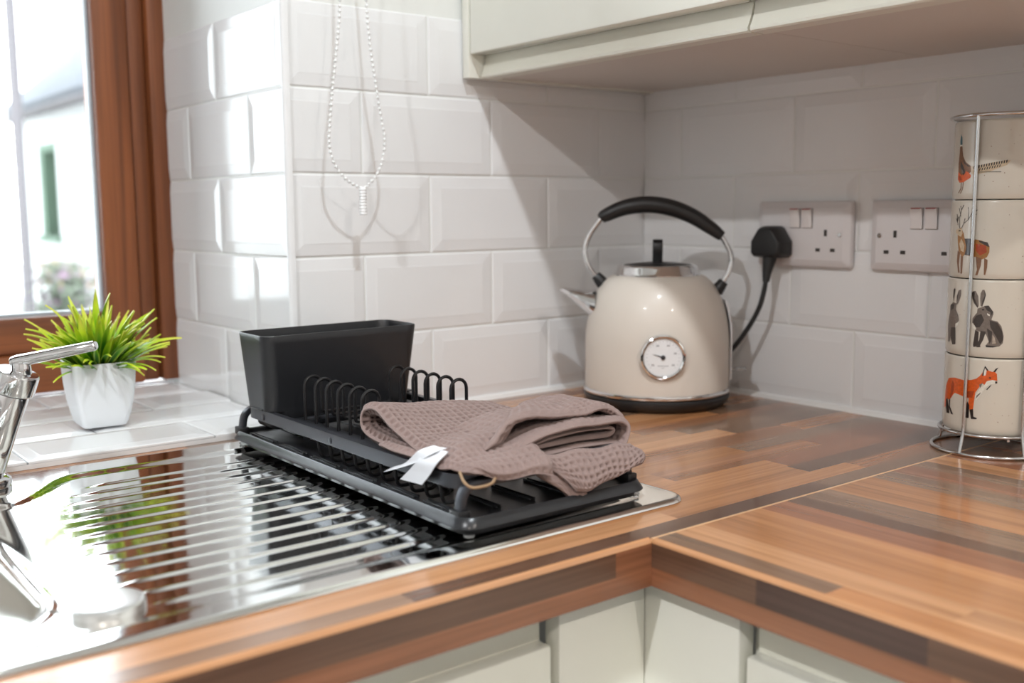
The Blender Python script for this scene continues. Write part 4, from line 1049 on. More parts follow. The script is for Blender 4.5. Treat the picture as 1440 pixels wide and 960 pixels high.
DECALS = '{"fox":[["orange",[-52.4,79.1,-41.7,81.1,-29.9,80.2,-21.3,81.3,-15.8,83.4,-12.2,86.9,-9.7,91.1,-7.9,97.6,-4.0,92.7,-0.4,91.8,1.6,91.9,3.8,89.8,4.6,82.4,-0.0,83.3,-5.1,81.8,-6.9,77.1,-10.2,79.1,-13.1,73.6,-16.7,67.4,-18.1,62.6,-19.2,61.4,-27.6,61.9,-33.0,63.4,-40.6,64.6,-43.0,62.4,-46.3,58.3,-49.2,55.4,-52.6,55.9,-54.8,52.0,-58.5,45.3,-61.5,45.9,-60.8,56.9,-58.4,70.4]],["orange",[-22.9,65.5,-16.2,68.7,-17.0,61.6,-17.8,50.0,-21.5,48.9,-23.0,56.2]],["rust",[-44.9,77.4,-42.1,74.3,-42.4,67.2,-45.5,59.6,-48.2,56.7,-47.5,65.2,-46.9,73.5]],["rust",[-28.0,68.3,-17.4,69.7,-19.3,62.5,-26.4,62.1]],["black",[-56.6,55.2,-52.7,56.5,-53.1,47.5,-48.0,40.8,-53.6,40.3,-56.8,46.8]],["black",[-50.3,55.8,-47.6,56.8,-47.6,48.6,-41.5,40.8,-45.1,40.7,-49.5,47.0]],["black",[-24.4,58.3,-21.8,54.1,-23.3,49.2,-21.9,40.1,-27.1,39.8,-27.6,42.7,-25.8,50.0]],["black",[-21.5,49.4,-17.6,50.6,-17.0,42.5,-13.3,41.3,-13.8,40.0,-19.3,39.5]],["black",[-9.7,91.1,-7.9,97.8,-4.4,93.3,-5.6,92.6,-7.6,95.3,-8.0,87.9,-10.5,86.5]],["black",[0.1,91.9,2.5,95.4,5.0,96.7,3.6,94.3,2.2,91.7]],["white",[-8.6,91.2,-7.8,95.3,-6.1,92.6,-6.9,87.4,-8.7,87.2]],["white",[-5.6,81.2,-0.0,83.3,3.1,81.8,2.2,79.2,-1.9,78.6,-5.8,75.4,-9.7,68.2,-15.2,60.1,-16.5,64.0,-11.5,73.8,-8.0,76.4]],["black",[2.3,81.7,4.4,82.1,4.7,80.2,3.0,79.3]],["black",[-3.2,86.2,-1.3,85.5,-1.9,84.4,-3.4,84.8]],["black",[-5.7,72.9,-0.8,78.7,-1.7,76.3,-4.7,72.3]],["grey",[-14.9,65.3,-10.8,69.3,-11.3,67.5,-15.3,61.8]],["grey",[-12.8,77.1,-9.2,79.7,-11.5,73.8]]],"hare":[["grey",[-18.2,157.4,-10.8,160.6,-7.4,161.3,-2.9,155.4,-2.3,152.7,-4.7,149.8,-6.8,149.7,-3.3,146.1,1.8,144.9,5.8,139.9,8.4,129.8,7.9,122.3,4.7,118.9,-2.0,117.4,-7.9,117.8,-8.0,119.7,-5.6,123.6,-8.5,130.9,-11.2,132.6,-14.8,133.3,-19.5,134.8,-23.1,141.1,-22.9,146.8,-19.8,151.7,-17.6,153.7]],["grey",[-23.8,175.3,-21.0,176.0,-17.9,170.5,-17.0,160.3,-18.3,158.4,-22.2,162.8,-24.7,169.2]],["grey",[-14.2,177.2,-12.0,177.5,-10.5,172.7,-11.5,166.2,-13.4,159.6,-15.2,160.4,-16.0,167.8,-15.8,173.4]],["dark",[-24.9,173.4,-23.4,175.6,-21.8,174.0,-22.0,168.4,-17.9,160.3,-17.8,157.9,-20.7,161.5,-23.9,167.4]],["dark",[-12.0,176.9,-10.4,171.8,-11.9,165.2,-13.9,160.5,-13.7,166.1,-11.7,170.8]],["dark",[-11.7,160.6,-7.4,161.3,-2.4,154.5,-4.7,150.2,-5.4,154.4,-8.8,156.1]],["black",[-13.7,157.2,-11.5,157.6,-11.6,155.9,-13.4,155.7]],["dark",[-19.5,134.8,-15.7,133.2,-15.8,126.6,-17.8,119.8,-15.9,118.1,-20.4,116.6,-21.0,118.6,-18.4,123.6]],["dark",[-14.0,134.3,-8.7,133.7,-10.9,125.1,-14.1,118.3,-13.2,117.2,-17.2,116.6,-17.7,118.4,-14.9,124.8]],["dark",[-5.8,146.0,1.9,143.5,6.5,135.3,8.2,126.0,5.4,121.3,1.8,127.7,-0.2,135.1,-4.6,138.6]],["dark",[-8.0,137.5,-2.7,134.0,-3.1,124.6,-4.7,120.8,-5.8,127.3]],["dark",[-19.2,149.9,-13.9,152.1,-11.0,145.7,-15.0,138.0,-20.5,137.5,-22.3,144.0]],["white",[-22.9,142.1,-20.7,140.4,-18.4,136.3,-19.4,134.6,-22.4,137.4]],["white",[-8.3,153.3,-5.6,151.6,-6.0,150.2,-8.2,151.5]],["black",[-8.5,119.6,-2.0,119.1,2.2,118.8,-1.1,117.5,-7.9,117.4]],["pale",[-2.2,131.2,0.1,127.6,1.2,122.1,-2.1,121.0]],["grey",[-50.3,162.0,-44.5,161.1,-44.8,154.4,-40.9,149.0,-39.2,143.4,-44.2,135.3,-50.6,133.6,-51.1,128.7,-54.1,118.7,-58.0,118.2,-60.9,135.4,-58.4,146.3,-55.3,151.5,-56.6,157.1]],["grey",[-41.9,175.1,-38.1,176.3,-38.0,170.2,-41.7,161.3,-44.4,159.2,-44.3,168.7]],["dark",[-49.0,177.4,-47.2,176.1,-48.5,167.4,-49.1,162.6,-50.6,167.3,-50.5,174.9]],["dark",[-44.3,168.7,-41.2,174.7,-42.1,167.9,-43.9,162.1]],["dark",[-52.5,134.3,-44.2,135.3,-46.4,123.5,-42.9,117.2,-48.2,116.3,-51.9,122.8]],["dark",[-55.0,159.2,-47.6,159.9,-48.8,155.0,-54.3,152.5]],["white",[-44.4,139.1,-39.4,142.0,-40.8,137.5,-44.4,134.8]]],"pheasant":[["teal",[-49.7,339.4,-47.2,335.3,-46.7,328.2,-50.6,328.0,-51.0,332.5]],["white",[-51.0,328.0,-46.7,328.2,-46.9,326.7,-50.8,326.5]],["brown",[-50.8,326.5,-46.9,326.7,-44.5,316.1,-40.1,309.9,-33.4,305.7,-32.4,299.7,-38.5,295.9,-45.9,296.1,-52.0,300.4,-52.4,308.5,-51.3,318.5]],["orange",[-52.0,300.4,-45.9,296.1,-38.8,300.4,-35.4,298.8,-32.4,295.7,-33.2,293.3,-42.3,289.0,-48.7,288.7,-52.5,292.3]],["dark",[-47.9,311.3,-42.5,304.0,-40.0,299.0,-42.7,296.0,-46.2,300.2,-48.6,305.3]],["dark",[-44.7,313.1,-40.0,308.4,-33.9,305.2,-36.4,305.0,-42.1,308.5]],["grey",[-47.3,304.2,-43.8,301.1,-42.9,299.1,-45.2,298.1]],["rust",[-51.3,296.3,-46.6,295.2,-44.7,291.1,-49.8,291.2]],["brown",[-46.1,288.6,-45.0,288.6,-45.1,282.0,-49.6,277.6,-50.6,278.1,-46.5,282.6]],["brown",[-43.0,289.0,-42.0,289.0,-42.5,282.0,-46.1,277.0,-46.9,277.5,-43.6,282.5]],["sand",[-33.3,305.2,-26.0,304.9,-13.2,307.9,1.2,310.3,6.5,310.2,3.2,305.4,-3.8,302.7,-12.8,299.0,-27.7,296.1,-32.3,297.7]],["black",[-29.8,305.0,-28.4,305.6,-28.6,302.8,-29.9,302.1]],["black",[-28.5,301.8,-27.2,302.4,-28.0,299.8,-29.3,299.1]],["black",[-27.0,305.4,-25.6,306.0,-25.8,303.2,-27.0,302.5]],["black",[-25.7,302.2,-24.5,302.8,-25.2,300.2,-26.4,299.5]],["black",[-24.2,305.8,-22.9,306.3,-23.1,303.6,-24.3,302.8]],["black",[-23.0,302.6,-21.8,303.1,-22.5,300.6,-23.7,299.9]],["black",[-21.6,306.2,-20.3,306.7,-20.4,304.0,-21.6,303.2]],["black",[-20.4,303.0,-19.2,303.5,-19.9,301.0,-21.1,300.3]],["black",[-19.0,306.6,-17.7,307.1,-17.9,304.4,-19.0,303.6]],["black",[-17.9,303.4,-16.7,303.9,-17.4,301.4,-18.5,300.7]],["black",[-16.5,307.0,-15.3,307.5,-15.4,304.8,-16.5,304.0]],["black",[-15.4,303.8,-14.3,304.3,-14.9,301.8,-16.0,301.1]],["black",[-14.0,307.4,-12.8,307.9,-13.0,305.2,-14.1,304.4]],["black",[-12.9,304.2,-11.8,304.8,-12.5,302.2,-13.6,301.5]],["black",[-11.6,307.8,-10.4,308.3,-10.6,305.6,-11.7,304.8]],["black",[-10.5,304.6,-9.5,305.2,-10.1,302.6,-11.1,301.9]],["black",[-9.2,308.2,-8.1,308.7,-8.2,306.0,-9.3,305.2]],["black",[-8.2,305.0,-7.1,305.6,-7.7,303.1,-8.8,302.3]],["black",[-6.9,308.6,-5.7,309.1,-5.9,306.4,-6.9,305.7]],["black",[-5.8,305.4,-4.8,306.0,-5.4,303.5,-6.4,302.7]],["black",[-4.6,309.0,-3.4,309.5,-3.6,306.8,-4.6,306.1]],["black",[-3.5,305.8,-2.5,306.4,-3.1,303.9,-4.1,303.1]],["black",[-2.3,309.4,-1.1,310.0,-1.3,307.2,-2.3,306.5]],["black",[0.0,309.8,1.2,310.4,1.0,307.7,-0.0,306.9]],["black",[2.3,310.2,3.5,310.8,3.3,308.1,2.3,307.3]],["dark",[-23.6,299.2,-1.9,299.0,-1.8,298.4,-23.5,298.6]]],"stag":[["ochre",[-48.2,238.9,-42.7,241.7,-38.5,235.5,-37.0,230.1,-28.4,230.3,-18.2,228.7,-12.1,226.2,-9.3,222.7,-9.2,216.5,-11.4,211.2,-17.2,208.4,-20.0,211.0,-27.5,211.7,-35.9,213.1,-39.3,210.3,-45.1,217.3,-47.4,228.1]],["dark",[-37.0,230.1,-26.5,230.4,-27.5,212.5,-35.9,213.1,-34.2,221.3]],["dark",[-20.8,228.7,-11.3,226.7,-9.1,221.8,-11.9,222.7,-19.0,226.6]],["rust",[-23.4,225.1,-12.8,223.5,-11.6,216.5,-18.3,212.8,-23.0,218.0]],["sand",[-51.6,238.8,-46.8,240.4,-41.3,240.5,-40.2,235.5,-42.0,231.8,-46.3,233.2,-51.4,236.1]],["brown",[-46.5,217.3,-42.2,215.6,-44.3,206.5,-41.5,194.0,-44.2,193.8,-47.2,206.4]],["brown",[-41.2,212.0,-37.7,211.3,-38.7,201.3,-38.2,193.2,-40.5,193.1,-41.1,203.0]],["brown",[-22.7,211.8,-16.4,210.2,-16.9,202.2,-19.9,192.3,-22.3,192.2,-19.5,202.1]],["brown",[-13.9,210.3,-10.5,208.6,-10.6,200.6,-12.2,192.6,-13.6,193.5,-12.7,202.3]],["dark",[-46.7,238.9,-43.0,239.0,-43.5,237.5,-46.3,237.5]],["sand",[-41.4,230.0,-36.5,223.0,-37.3,215.8,-41.5,217.4,-44.2,224.6]],["dark",[-44.8,240.8,-49.6,247.9,-51.0,256.0,-49.6,255.6,-48.8,247.5,-44.1,240.4]],["dark",[-44.8,240.8,-46.2,251.5,-43.4,260.5,-40.4,265.5,-39.4,265.1,-42.7,260.1,-45.4,251.2,-44.1,240.4]],["dark",[-48.8,246.1,-52.8,251.5,-51.3,251.1,-48.0,245.8]],["dark",[-44.0,253.3,-47.6,262.3,-46.4,261.9,-43.3,253.0]],["dark",[-43.4,260.5,-45.4,264.4,-44.2,264.1,-42.7,260.1]],["dark",[-42.6,240.8,-39.2,246.2,-33.7,249.8,-29.8,256.0,-23.3,260.4,-22.6,260.1,-29.3,255.7,-33.1,249.5,-38.5,245.9,-41.9,240.4]],["dark",[-33.7,249.8,-33.1,258.7,-34.4,263.1,-33.5,262.8,-32.5,258.3,-33.1,249.5]],["dark",[-29.8,255.5,-27.3,264.0,-26.5,263.6,-29.3,255.1]],["dark",[-29.7,253.4,-24.0,256.0,-23.3,255.7,-29.2,253.0]],["dark",[-39.2,246.2,-37.8,251.6,-36.9,251.2,-38.5,245.9]],["dark",[-49.6,247.9,-47.8,253.3,-46.6,253.0,-48.8,247.5]]]}'

# ================================================================== potted plant on the sill
PX, PY, PZ = -0.7975, 0.1190, 0.0122
pot = thing('potted_plant', 'small artificial grass plant in square white pot on the window sill', 'plant', (PX, PY, PZ), R(-3))
g = MB(); rings = []
def sq(h, r, z): return [(x, y, z) for x, y in rrect(-h, -h, h, h, r, 8)]
for h, r, z in ((0.0200, 0.004, 0.0), (0.0242, 0.006, 0.0006), (0.0262, 0.007, 0.004), (0.0290, 0.0065, 0.014), (0.0322, 0.006, 0.030), (0.0344, 0.0055, 0.050), (0.0358, 0.005, 0.0755), (0.0358, 0.005, 0.0768), (0.0352, 0.0045, 0.0772), (0.0338, 0.0045, 0.0768), (0.0325, 0.0045, 0.0640)):
    rings.append(sq(h, r, z))
loft(g, rings, cap0=True, cap1=False); g.build('pot', M['white'], pot)
MB().prism([(x, y, 0.062) for x, y in rrect(-0.0328, -0.0328, 0.0328, 0.0328, 0.004, 3)], (0, 0, 0.005)).build('moss_base', M['soil'], pot)
lm = bpy.data.materials.new('grass_leaf'); lm.use_nodes = True
n = lm.node_tree; b = n.nodes['Principled BSDF']
t = n.nodes.new('ShaderNodeTexCoord'); sp = n.nodes.new('ShaderNodeSeparateXYZ'); n.links.new(t.outputs['UV'], sp.inputs[0])
oi = n.nodes.new('ShaderNodeObjectInfo')
r1 = n.nodes.new('ShaderNodeValToRGB')
for e in list(r1.color_ramp.elements)[1:]: r1.color_ramp.elements.remove(e)
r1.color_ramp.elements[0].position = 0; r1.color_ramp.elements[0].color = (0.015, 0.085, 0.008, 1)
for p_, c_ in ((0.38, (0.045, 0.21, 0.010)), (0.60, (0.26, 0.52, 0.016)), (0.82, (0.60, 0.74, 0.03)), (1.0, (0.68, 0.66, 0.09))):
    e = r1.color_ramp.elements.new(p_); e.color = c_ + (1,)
mth = n.nodes.new('ShaderNodeMath'); mth.operation = 'MULTIPLY_ADD'; mth.inputs[1].default_value = 0.35; mth.inputs[2].default_value = -0.12
ad = n.nodes.new('ShaderNodeMath'); ad.operation = 'ADD'
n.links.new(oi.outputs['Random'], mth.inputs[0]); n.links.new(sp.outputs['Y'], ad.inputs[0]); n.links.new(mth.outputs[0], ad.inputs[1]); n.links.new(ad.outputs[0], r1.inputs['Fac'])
# paler margin
ab = n.nodes.new('ShaderNodeMath'); ab.operation = 'SUBTRACT'; ab.inputs[1].default_value = 0.5; n.links.new(sp.outputs['X'], ab.inputs[0])
a2 = n.nodes.new('ShaderNodeMath'); a2.operation = 'ABSOLUTE'; n.links.new(ab.outputs[0], a2.inputs[0])
r2 = n.nodes.new('ShaderNodeValToRGB'); r2.color_ramp.elements[0].position = 0.22; r2.color_ramp.elements[1].position = 0.42
r2.color_ramp.elements[0].color = (0, 0, 0, 1); r2.color_ramp.elements[1].color = (0.65, 0.65, 0.65, 1)
n.links.new(a2.outputs[0], r2.inputs['Fac'])
mx = n.nodes.new('ShaderNodeMix'); mx.data_type = 'RGBA'; n.links.new(r2.outputs['Color'], mx.inputs[0]); n.links.new(r1.outputs['Color'], mx.inputs[6]); mx.inputs[7].default_value = (0.52, 0.66, 0.05, 1)
n.links.new(mx.outputs[2], b.inputs['Base Color']); b.inputs['Roughness'].default_value = 0.38
b.inputs['Subsurface Weight'].default_value = 0.0
def leaf_mesh(L, w, bend, twist):
    me = bpy.data.meshes.new('leaf'); vs, fs, uv = [], [], []
    N = 9
    ang = 0.0; x, z = 0.0, 0.0
    for i in range(N + 1):
        s = i / N
        ww = w * (math.sin(math.pi * min(1, 0.16 + 0.84 * s)) ** 0.7) * (1 if s < 0.999 else 0.05)
        ww = max(ww, w * 0.05)
        a = twist * s
        for k, f in ((-1, 0.0010), (0, -0.0008), (1, 0.0010)):
            lx, ly = f * math.cos(ang), k * ww / 2
            vs.append((x + f * math.cos(ang) - ly * math.sin(a) * 0.6, ly * math.cos(a), z - f * math.sin(ang)))
            uv.append(((k + 1) / 2, s))
        ang = bend * ((i + 1) / N) ** 1.4
        x += L / N * math.sin(ang); z += L / N * math.cos(ang)
    for i in range(N):
        for k in (0, 1):
            fs.append((3 * i + k, 3 * i + k + 1, 3 * i + k + 4, 3 * i + k + 3))
    me.from_pydata(vs, [], fs)
    ul = me.uv_layers.new(name='UVMap')
    for lp in me.loops: ul.data[lp.index].uv = uv[lp.vertex_index]
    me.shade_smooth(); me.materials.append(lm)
    return me
rl = random.Random(4)
LV = [leaf_mesh(rl.uniform(0.050, 0.086), rl.uniform(0.0072, 0.0104), rl.uniform(-0.35, 0.95), rl.uniform(-1.3, 1.3)) for _ in range(16)]
for i in range(170):
    q = (i + 0.5) / 170
    yaw = i * 2.39996 + rl.uniform(-0.3, 0.3)
    tilt = R(2 + 60 * q ** 0.9 + rl.uniform(-13, 13))
    rad_ = 0.004 + 0.022 * q ** 0.6
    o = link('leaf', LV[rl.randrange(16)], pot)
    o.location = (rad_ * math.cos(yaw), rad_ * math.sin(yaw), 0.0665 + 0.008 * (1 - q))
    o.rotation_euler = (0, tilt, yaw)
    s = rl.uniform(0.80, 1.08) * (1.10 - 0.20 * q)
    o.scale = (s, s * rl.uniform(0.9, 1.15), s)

# ================================================================== mixer tap at the left edge
tap = thing('mixer_tap', 'chrome mixer tap with slanted body and slim lever at the back of the sink', 'tap', (-0.9650, -0.0760, 0.0042))
e_r = Vector((0.787, -0.617, 0)).normalized()
ax = (e_r * math.sin(R(20.5)) + Vector((0, 0, 1)) * math.cos(R(20.5))).normalized()
g = MB(); g.lathe([(0.0235, 0.0), (0.0240, 0.002), (0.0240, 0.0060), (0.0225, 0.0085), (0.0170, 0.0110), (0.0, 0.0110)], 40, cap0=True); g.build('flange', M['chrome'], tap)
P0 = Vector((0, 0, 0.006))
def along(s): return P0 + ax * s
MB().tube([along(0.0), along(0.02), along(0.05), along(0.0915)], [0.0150, 0.0152, 0.0156, 0.0162], 32).build('body', M['chrome'], tap, bevel=0.0006)
MB().tube([along(0.0920), along(0.0935), along(0.1110), along(0.1125)], [0.0188, 0.0198, 0.0198, 0.0188], 36).build('collar', M['chrome'], tap, bevel=0.0004)
MB().tube([along(0.0910), along(0.0925)], [0.0170, 0.0170], 32).build('collar_ring', M['black'], tap)
nk0 = along(0.1115) + e_r * 0.004
nk1 = nk0 + Vector((0, 0, 1)) * 0.0100 - e_r * 0.001
MB().tube([nk0 - ax * 0.002, nk0 + (nk1 - nk0) * 0.5, nk1], [0.0092, 0.0088, 0.0086], 24).build('neck', M['chrome'], tap, bevel=0.0008)
l0 = nk1 - e_r * 0.0075; l1 = l0 + e_r * 0.0800 + Vector((0, 0, 0.0155))
LP = [l0.lerp(l1, t) for t in (0, 0.06, 0.5, 0.97, 1.0)]
MB().tube(LP, [0.0062, 0.0070, 0.0064, 0.0056, 0.0046], 16, squash=(0.85, 1.1)).build('lever', M['chrome'], tap, bevel=0.0005)
spt = smooth_path([along(0.060) - e_r * 0.004, along(0.070) + Vector((-0.040, -0.012, 0.012)), along(0.070) + Vector((-0.090, -0.060, 0.016)), along(0.070) + Vector((-0.125, -0.110, 0.004)), along(0.070) + Vector((-0.130, -0.120, -0.018))], 30)
MB().tube(spt, 0.0105, 20).build('spout', M['chrome'], tap, bevel=0.0006)

# ================================================================== blind chain
ch = thing('blind_chain', 'white beaded blind chain loop with ribbed connector, hanging before the tiles', 'chain', (-0.5274, -0.05, 0.2905))
cpts = [(-0.5450, 0.80), (-0.5480, 0.62), (-0.5513, 0.5069), (-0.5565, 0.4582), (-0.5637, 0.4092), (-0.5688, 0.3683), (-0.5705, 0.3437), (-0.5665, 0.3233), (-0.5557, 0.3070), (-0.5417, 0.2963), (-0.5274, 0.2912),
        (-0.5180, 0.2965), (-0.5072, 0.3077), (-0.4987, 0.3248), (-0.4950, 0.3505), (-0.5002, 0.3798), (-0.5061, 0.4171), (-0.5127, 0.4622), (-0.5161, 0.5109), (-0.5200, 0.62), (-0.5230, 0.80)]
yc = lambda z: -0.050
CP = smooth_path([(x, yc(z), z) for x, z in cpts], 900)
ci = Matrix.Translation(ch.location).inverted()
g = MB(); acc = 0.0; last = CP[0]; nb = 0
for p in CP[1:]:
    acc += (p - last).length; last = p
    if acc >= 0.0058:
        acc = 0.0; nb += 1
        g.lathe([(0.0, -0.0021), (0.0013, -0.0017), (0.0021, -0.0004), (0.0021, 0.0004), (0.0013, 0.0017), (0.0, 0.0021)], 8, tuple(p))
o = g.build('beads', M['bead'], ch); o['kind'] = 'stuff'; o.matrix_parent_inverse = ci
o = MB().tube(CP[::6], 0.0006, 6).build('string', M['bead'], ch); o.matrix_parent_inverse = ci
g = MB()
prof = [(0.0, 0.0)]
for k in range(9):
    z = -0.0345 + 0.0036 * k
    prof += [(0.0042, z), (0.0048, z + 0.0009), (0.0048, z + 0.0018), (0.0042, z + 0.0027)]
prof[0] = (0.0, -0.0345); prof.append((0.0, 0.0))
g.lathe(prof, 18, (-0.5274, -0.050, 0.2935))
o = g.build('connector', M['trimwhite'], ch); o['label'] = 'pale ribbed connector'; o.matrix_parent_inverse = ci

# ================================================================== mug stand and mugs
MX, MY = -0.0625, -0.5950
MRZ = math.atan2(-0.89025, 0.45548)
st = thing('mug_stand', 'chrome wire mug stand holding a column of four cream mugs', 'mug stand', (MX, MY, 0), MRZ)
def ringw(r, z, w, n=72): return MB().tube([(r * math.cos(2 * math.pi * k / n), r * math.sin(2 * math.pi * k / n), z) for k in range(n)], w, 10, closed=True)
ringw(0.0590, 0.0021, 0.0021).build('base_ring', M['wire'], st)
ringw(0.0520, 0.0225, 0.0018).build('seat_ring', M['wire'], st)
ringw(0.0525, 0.3572, 0.0020).build('top_ring', M['wire'], st)
for adeg in (-29, 35, -118, 140):
    a = R(-90 + adeg)
    c, s = math.cos(a), math.sin(a)
    pth = fillet([(0.0590 * c, 0.0590 * s, 0.0030), (0.0532 * c, 0.0532 * s, 0.0250), (0.0525 * c, 0.0525 * s, 0.3572)], 0.010)
    MB().tube(pth, 0.0019, 10).build('upright', M['wire'], st)
for a in (R(20), R(110)):
    MB().tube([(-0.0525 * math.cos(a), -0.0525 * math.sin(a), 0.0195), (0.0525 * math.cos(a), 0.0525 * math.sin(a), 0.0195)], 0.0015, 8).build('cross_wire', M['wire'], st)
DEC = json.loads(DECALS)
INK = {'orange': srgb(214, 92, 32), 'rust': srgb(168, 66, 26), 'black': srgb(34, 30, 30), 'white': srgb(232, 226, 214), 'grey': srgb(118, 108, 100), 'dark': srgb(62, 54, 50), 'pale': srgb(176, 164, 150),
       'teal': srgb(62, 108, 118), 'brown': srgb(126, 88, 60), 'sand': srgb(200, 180, 150), 'ochre': srgb(160, 112, 58)}
IM = {}
for k, c in INK.items():
    m = pmat('mug_print_' + k, c, 0.3, vary=0.35, scale=420, coat=0.3)
    IM[k] = m
def print_mesh(polys, z0, Rm):
    bm = bmesh.new(); mats = []
    for i, (mk, fl) in enumerate(polys):
        b2_ = bmesh.new()
        pts2 = [(fl[q] / 1000, fl[q + 1] / 1000) for q in range(0, len(fl), 2)]
        try:
            f = b2_.faces.new([b2_.verts.new((s_, 0, z_)) for s_, z_ in pts2])
        except ValueError:
            b2_.free(); continue
        bmesh.ops.triangulate(b2_, faces=[f])
        s0, s1 = min(p[0] for p in pts2), max(p[0] for p in pts2)
        cpos = math.floor(s0 / 0.003) * 0.003 + 0.003
        while cpos < s1:
            bmesh.ops.bisect_plane(b2_, geom=b2_.verts[:] + b2_.edges[:] + b2_.faces[:], plane_co=(cpos, 0, 0), plane_no=(1, 0, 0)); cpos += 0.003
        rr_ = Rm + 0.00012 + 0.000012 * i
        if mk not in mats: mats.append(mk)
        for v in b2_.verts:
            th = v.co.x / Rm
            v.co = (rr_ * math.sin(th), -rr_ * math.cos(th), v.co.z - z0)
        vm = {}
        for v in b2_.verts: vm[v] = bm.verts.new(v.co)
        for f in b2_.faces:
            vs_ = [vm[v] for v in f.verts]
            try: nf = bm.faces.new(vs_)
            except ValueError: continue
            nf.material_index = mats.index(mk)
            nf.normal_update()
            cc = nf.calc_center_median()
            if nf.normal.dot(Vector((cc.x, cc.y, 0))) < 0: nf.normal_flip()
        b2_.free()
    me = bpy.data.meshes.new('print'); bm.to_mesh(me); bm.free()
    for mk in mats: me.materials.append(IM[mk])
    return me
RM = 0.0492
mug_prof = [(0.0, 0.0030), (0.036, 0.0030), (0.0385, 0.0), (0.0445, 0.0001), (0.0475, 0.0010), (0.0488, 0.0034), (0.0492, 0.0080), (0.0492, 0.0160), (0.0492, 0.0795), (0.0489, 0.0815), (0.0481, 0.0823), (0.0470, 0.0816), (0.0462, 0.0790), (0.0458, 0.0140), (0.0420, 0.0090), (0.0, 0.0080)]
mug_body = MB().lathe(mug_prof, 72).mesh('mug_body', M['mug'])
hp = smooth_path([(0.0485, 0, 0.0640), (0.0640, 0, 0.0680), (0.0760, 0, 0.0600), (0.0790, 0, 0.0430), (0.0720, 0, 0.0250), (0.0600, 0, 0.0180), (0.0485, 0, 0.0200)], 24)
mug_handle = MB().tube(hp, 0.0046, 12, squash=(0.8, 1.35)).mesh('handle', M['mug'])
sp_r = random.Random(9)
zs = (0.0228, 0.1053, 0.1878, 0.2703)
labs = ('cream speckled mug with an orange fox print, lowest in the stand',
        'cream speckled mug with two dark hares printed, just above the fox mug',
        'cream speckled mug with a brown stag print, between hare and pheasant mugs',
        'cream speckled mug with a long-tailed pheasant print, topmost in the stand')
for i, key in enumerate(('fox', 'hare', 'stag', 'pheasant')):
    mg = thing('mug', labs[i], 'mug', (MX, MY, zs[i]), MRZ, 'stacked animal mugs')
    link('mug_body', mug_body, mg)
    h_ = link('handle', mug_handle, mg); h_.rotation_euler = (0, 0, R(6 - 4 * i))
    o = link('animal_print', print_mesh(DEC[key], zs[i], RM), mg)
    o['label'] = key + ' print'
    # glaze speckles
    sp_ = []
    for _ in range(26):
        s_, z_ = sp_r.uniform(-0.055, 0.070), sp_r.uniform(0.012, 0.076)
        r_ = sp_r.uniform(0.0002, 0.0006)
        fl = []
        for a in range(6): fl += [(s_ + r_ * math.cos(a * 1.047) * sp_r.uniform(0.6, 1.2)) * 1000, (z_ + zs[i] + r_ * math.sin(a * 1.047) * sp_r.uniform(0.6, 1.2)) * 1000]
        sp_.append(('brown', fl))
    o = link('speckles', print_mesh(sp_, zs[i], RM), mg); o['kind'] = 'stuff'

# ================================================================== outside
GZ = -0.80
tag(MB().box((-8, 0.55, GZ - 0.1), (14, 22, GZ)).build('ground', M['paving'], smooth=False), kind='structure')
h1 = thing('house', 'white cottage with grey slate roof seen through the window', 'house', (4.2, 10, GZ))
h1i = Matrix.Translation(h1.location).inverted()
def hp_(mb, name, mat, par, inv, **k):
    o = mb.build(name, mat, par, **k); o.matrix_parent_inverse = inv; return o
WX = 2.17
g = MB()
g.box((WX, 6.5, GZ), (6.2, 11.5, 1.44)); g.box((WX, 12.3, GZ), (6.2, 13.2, 1.44)); g.box((WX, 11.5, GZ), (6.2, 12.3, 0.0)); g.box((WX, 11.5, 1.07), (6.2, 12.3, 1.44)); g.box((WX + 0.4, 11.5, 0.0), (6.2, 12.3, 1.07))
hp_(g, 'wall', M['render'], h1, h1i, smooth=False)
hp_(MB().prism([(WX - 0.22, 6.3, 1.38), (4.2, 6.3, 3.35), (6.4, 6.3, 1.38), (6.4, 6.3, 1.50), (4.2, 6.3, 3.50), (WX - 0.22, 6.3, 1.50)], (0, 7.0, 0)), 'roof', M['slate'], h1, h1i, smooth=False)
hp_(MB().tube([(WX - 0.26, 6.3, 1.37), (WX - 0.26, 13.3, 1.37)], 0.05, 10), 'gutter', M['pipe'], h1, h1i)
wn = hp_(MB().box((WX + 0.02, 12.16, 0.0), (WX + 0.36, 12.30, 1.07)).box((WX + 0.02, 11.5, 0.0), (WX + 0.36, 11.6, 1.07)).box((WX + 0.02, 11.6, 0.98), (WX + 0.36, 12.16, 1.07)).box((WX - 0.05, 11.45, -0.07), (WX + 0.36, 12.35, 0.0)), 'window_frame', M['greenframe'], h1, h1i, smooth=False)
hp_(MB().box((WX + 0.30, 11.6, 0.0), (WX + 0.34, 12.16, 0.98)), 'window_pane', M['darkpane'], h1, h1i, smooth=False)
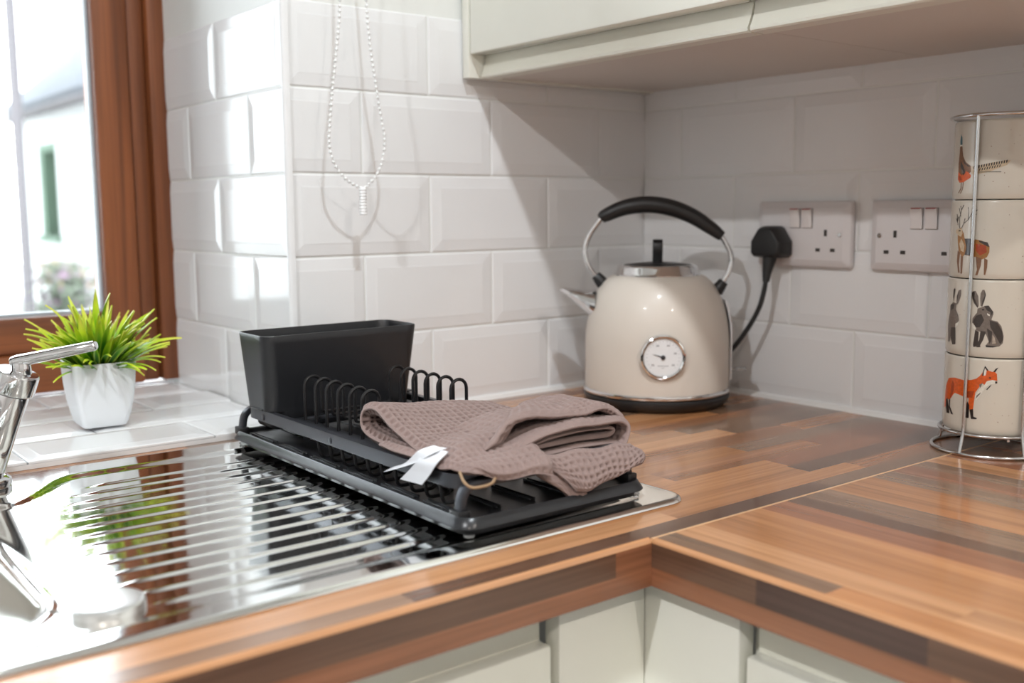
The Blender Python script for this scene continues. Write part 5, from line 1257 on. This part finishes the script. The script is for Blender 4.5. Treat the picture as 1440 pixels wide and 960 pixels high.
h2 = thing('house', 'white rendered house end at the far left beyond the window', 'house', (-2, 10.5, GZ))
h2i = Matrix.Translation(h2.location).inverted()
hp_(MB().box((-6.0, 8.60, GZ), (1.02, 13.5, 4.4)), 'wall', M['render'], h2, h2i, smooth=False)
hp_(MB().prism([(-6.2, 8.4, 4.4), (1.25, 8.4, 4.4), (1.25, 11.0, 6.2), (-6.2, 11.0, 6.2)], (0, 0, 0.15)), 'roof', M['slate'], h2, h2i, smooth=False)
tag(MB().tube([(1.09, 8.53, GZ), (1.09, 8.53, 4.4)], 0.05, 12).build('drainpipe', M['pipe']), 'grey drainpipe running down the corner of the far left house', 'drainpipe')
# flowering shrub below the cottage wall
sh = thing('flowering_shrub', 'pink flowering shrub against the cottage wall outside', 'shrub', (1.75, 9.9, GZ))
shi = Matrix.Translation(sh.location).inverted()
rs_ = random.Random(2)
def clump(nq, size, mat, name, zr):
    g = MB()
    for _ in range(nq):
        c = Vector((1.75 + max(-0.3, min(0.3, rs_.gauss(0, 0.12))), 9.9 + rs_.gauss(0, 0.22), GZ + rs_.uniform(*zr)))
        d1 = Vector((rs_.gauss(0, 1), rs_.gauss(0, 1), rs_.gauss(0, 1))).normalized(); d2 = d1.orthogonal().normalized(); d3 = d1.cross(d2) * 0.25
        s_ = size * rs_.uniform(0.6, 1.3)
        g.add([c - d2 * s_, c + d1 * s_ * 0.5 + d3 * s_, c + d2 * s_, c - d1 * s_ * 0.5 + d3 * s_], [(0, 1, 2, 3)])
    o = g.build(name, mat, sh, fix=False, smooth=False); o.matrix_parent_inverse = shi; o['kind'] = 'stuff'
clump(520, 0.055, pmat('shrub_leaves', (0.26, 0.30, 0.23), 0.8, vary=0.4), 'leaves', (0.0, 0.55))
clump(200, 0.040, pmat('pink_petals', (0.48, 0.32, 0.43), 0.6, vary=0.3), 'flowers', (0.1, 0.55))
clump(60, 0.040, pmat('orange_petals', (0.5, 0.38, 0.24), 0.6, vary=0.3), 'flowers', (0.35, 0.62))
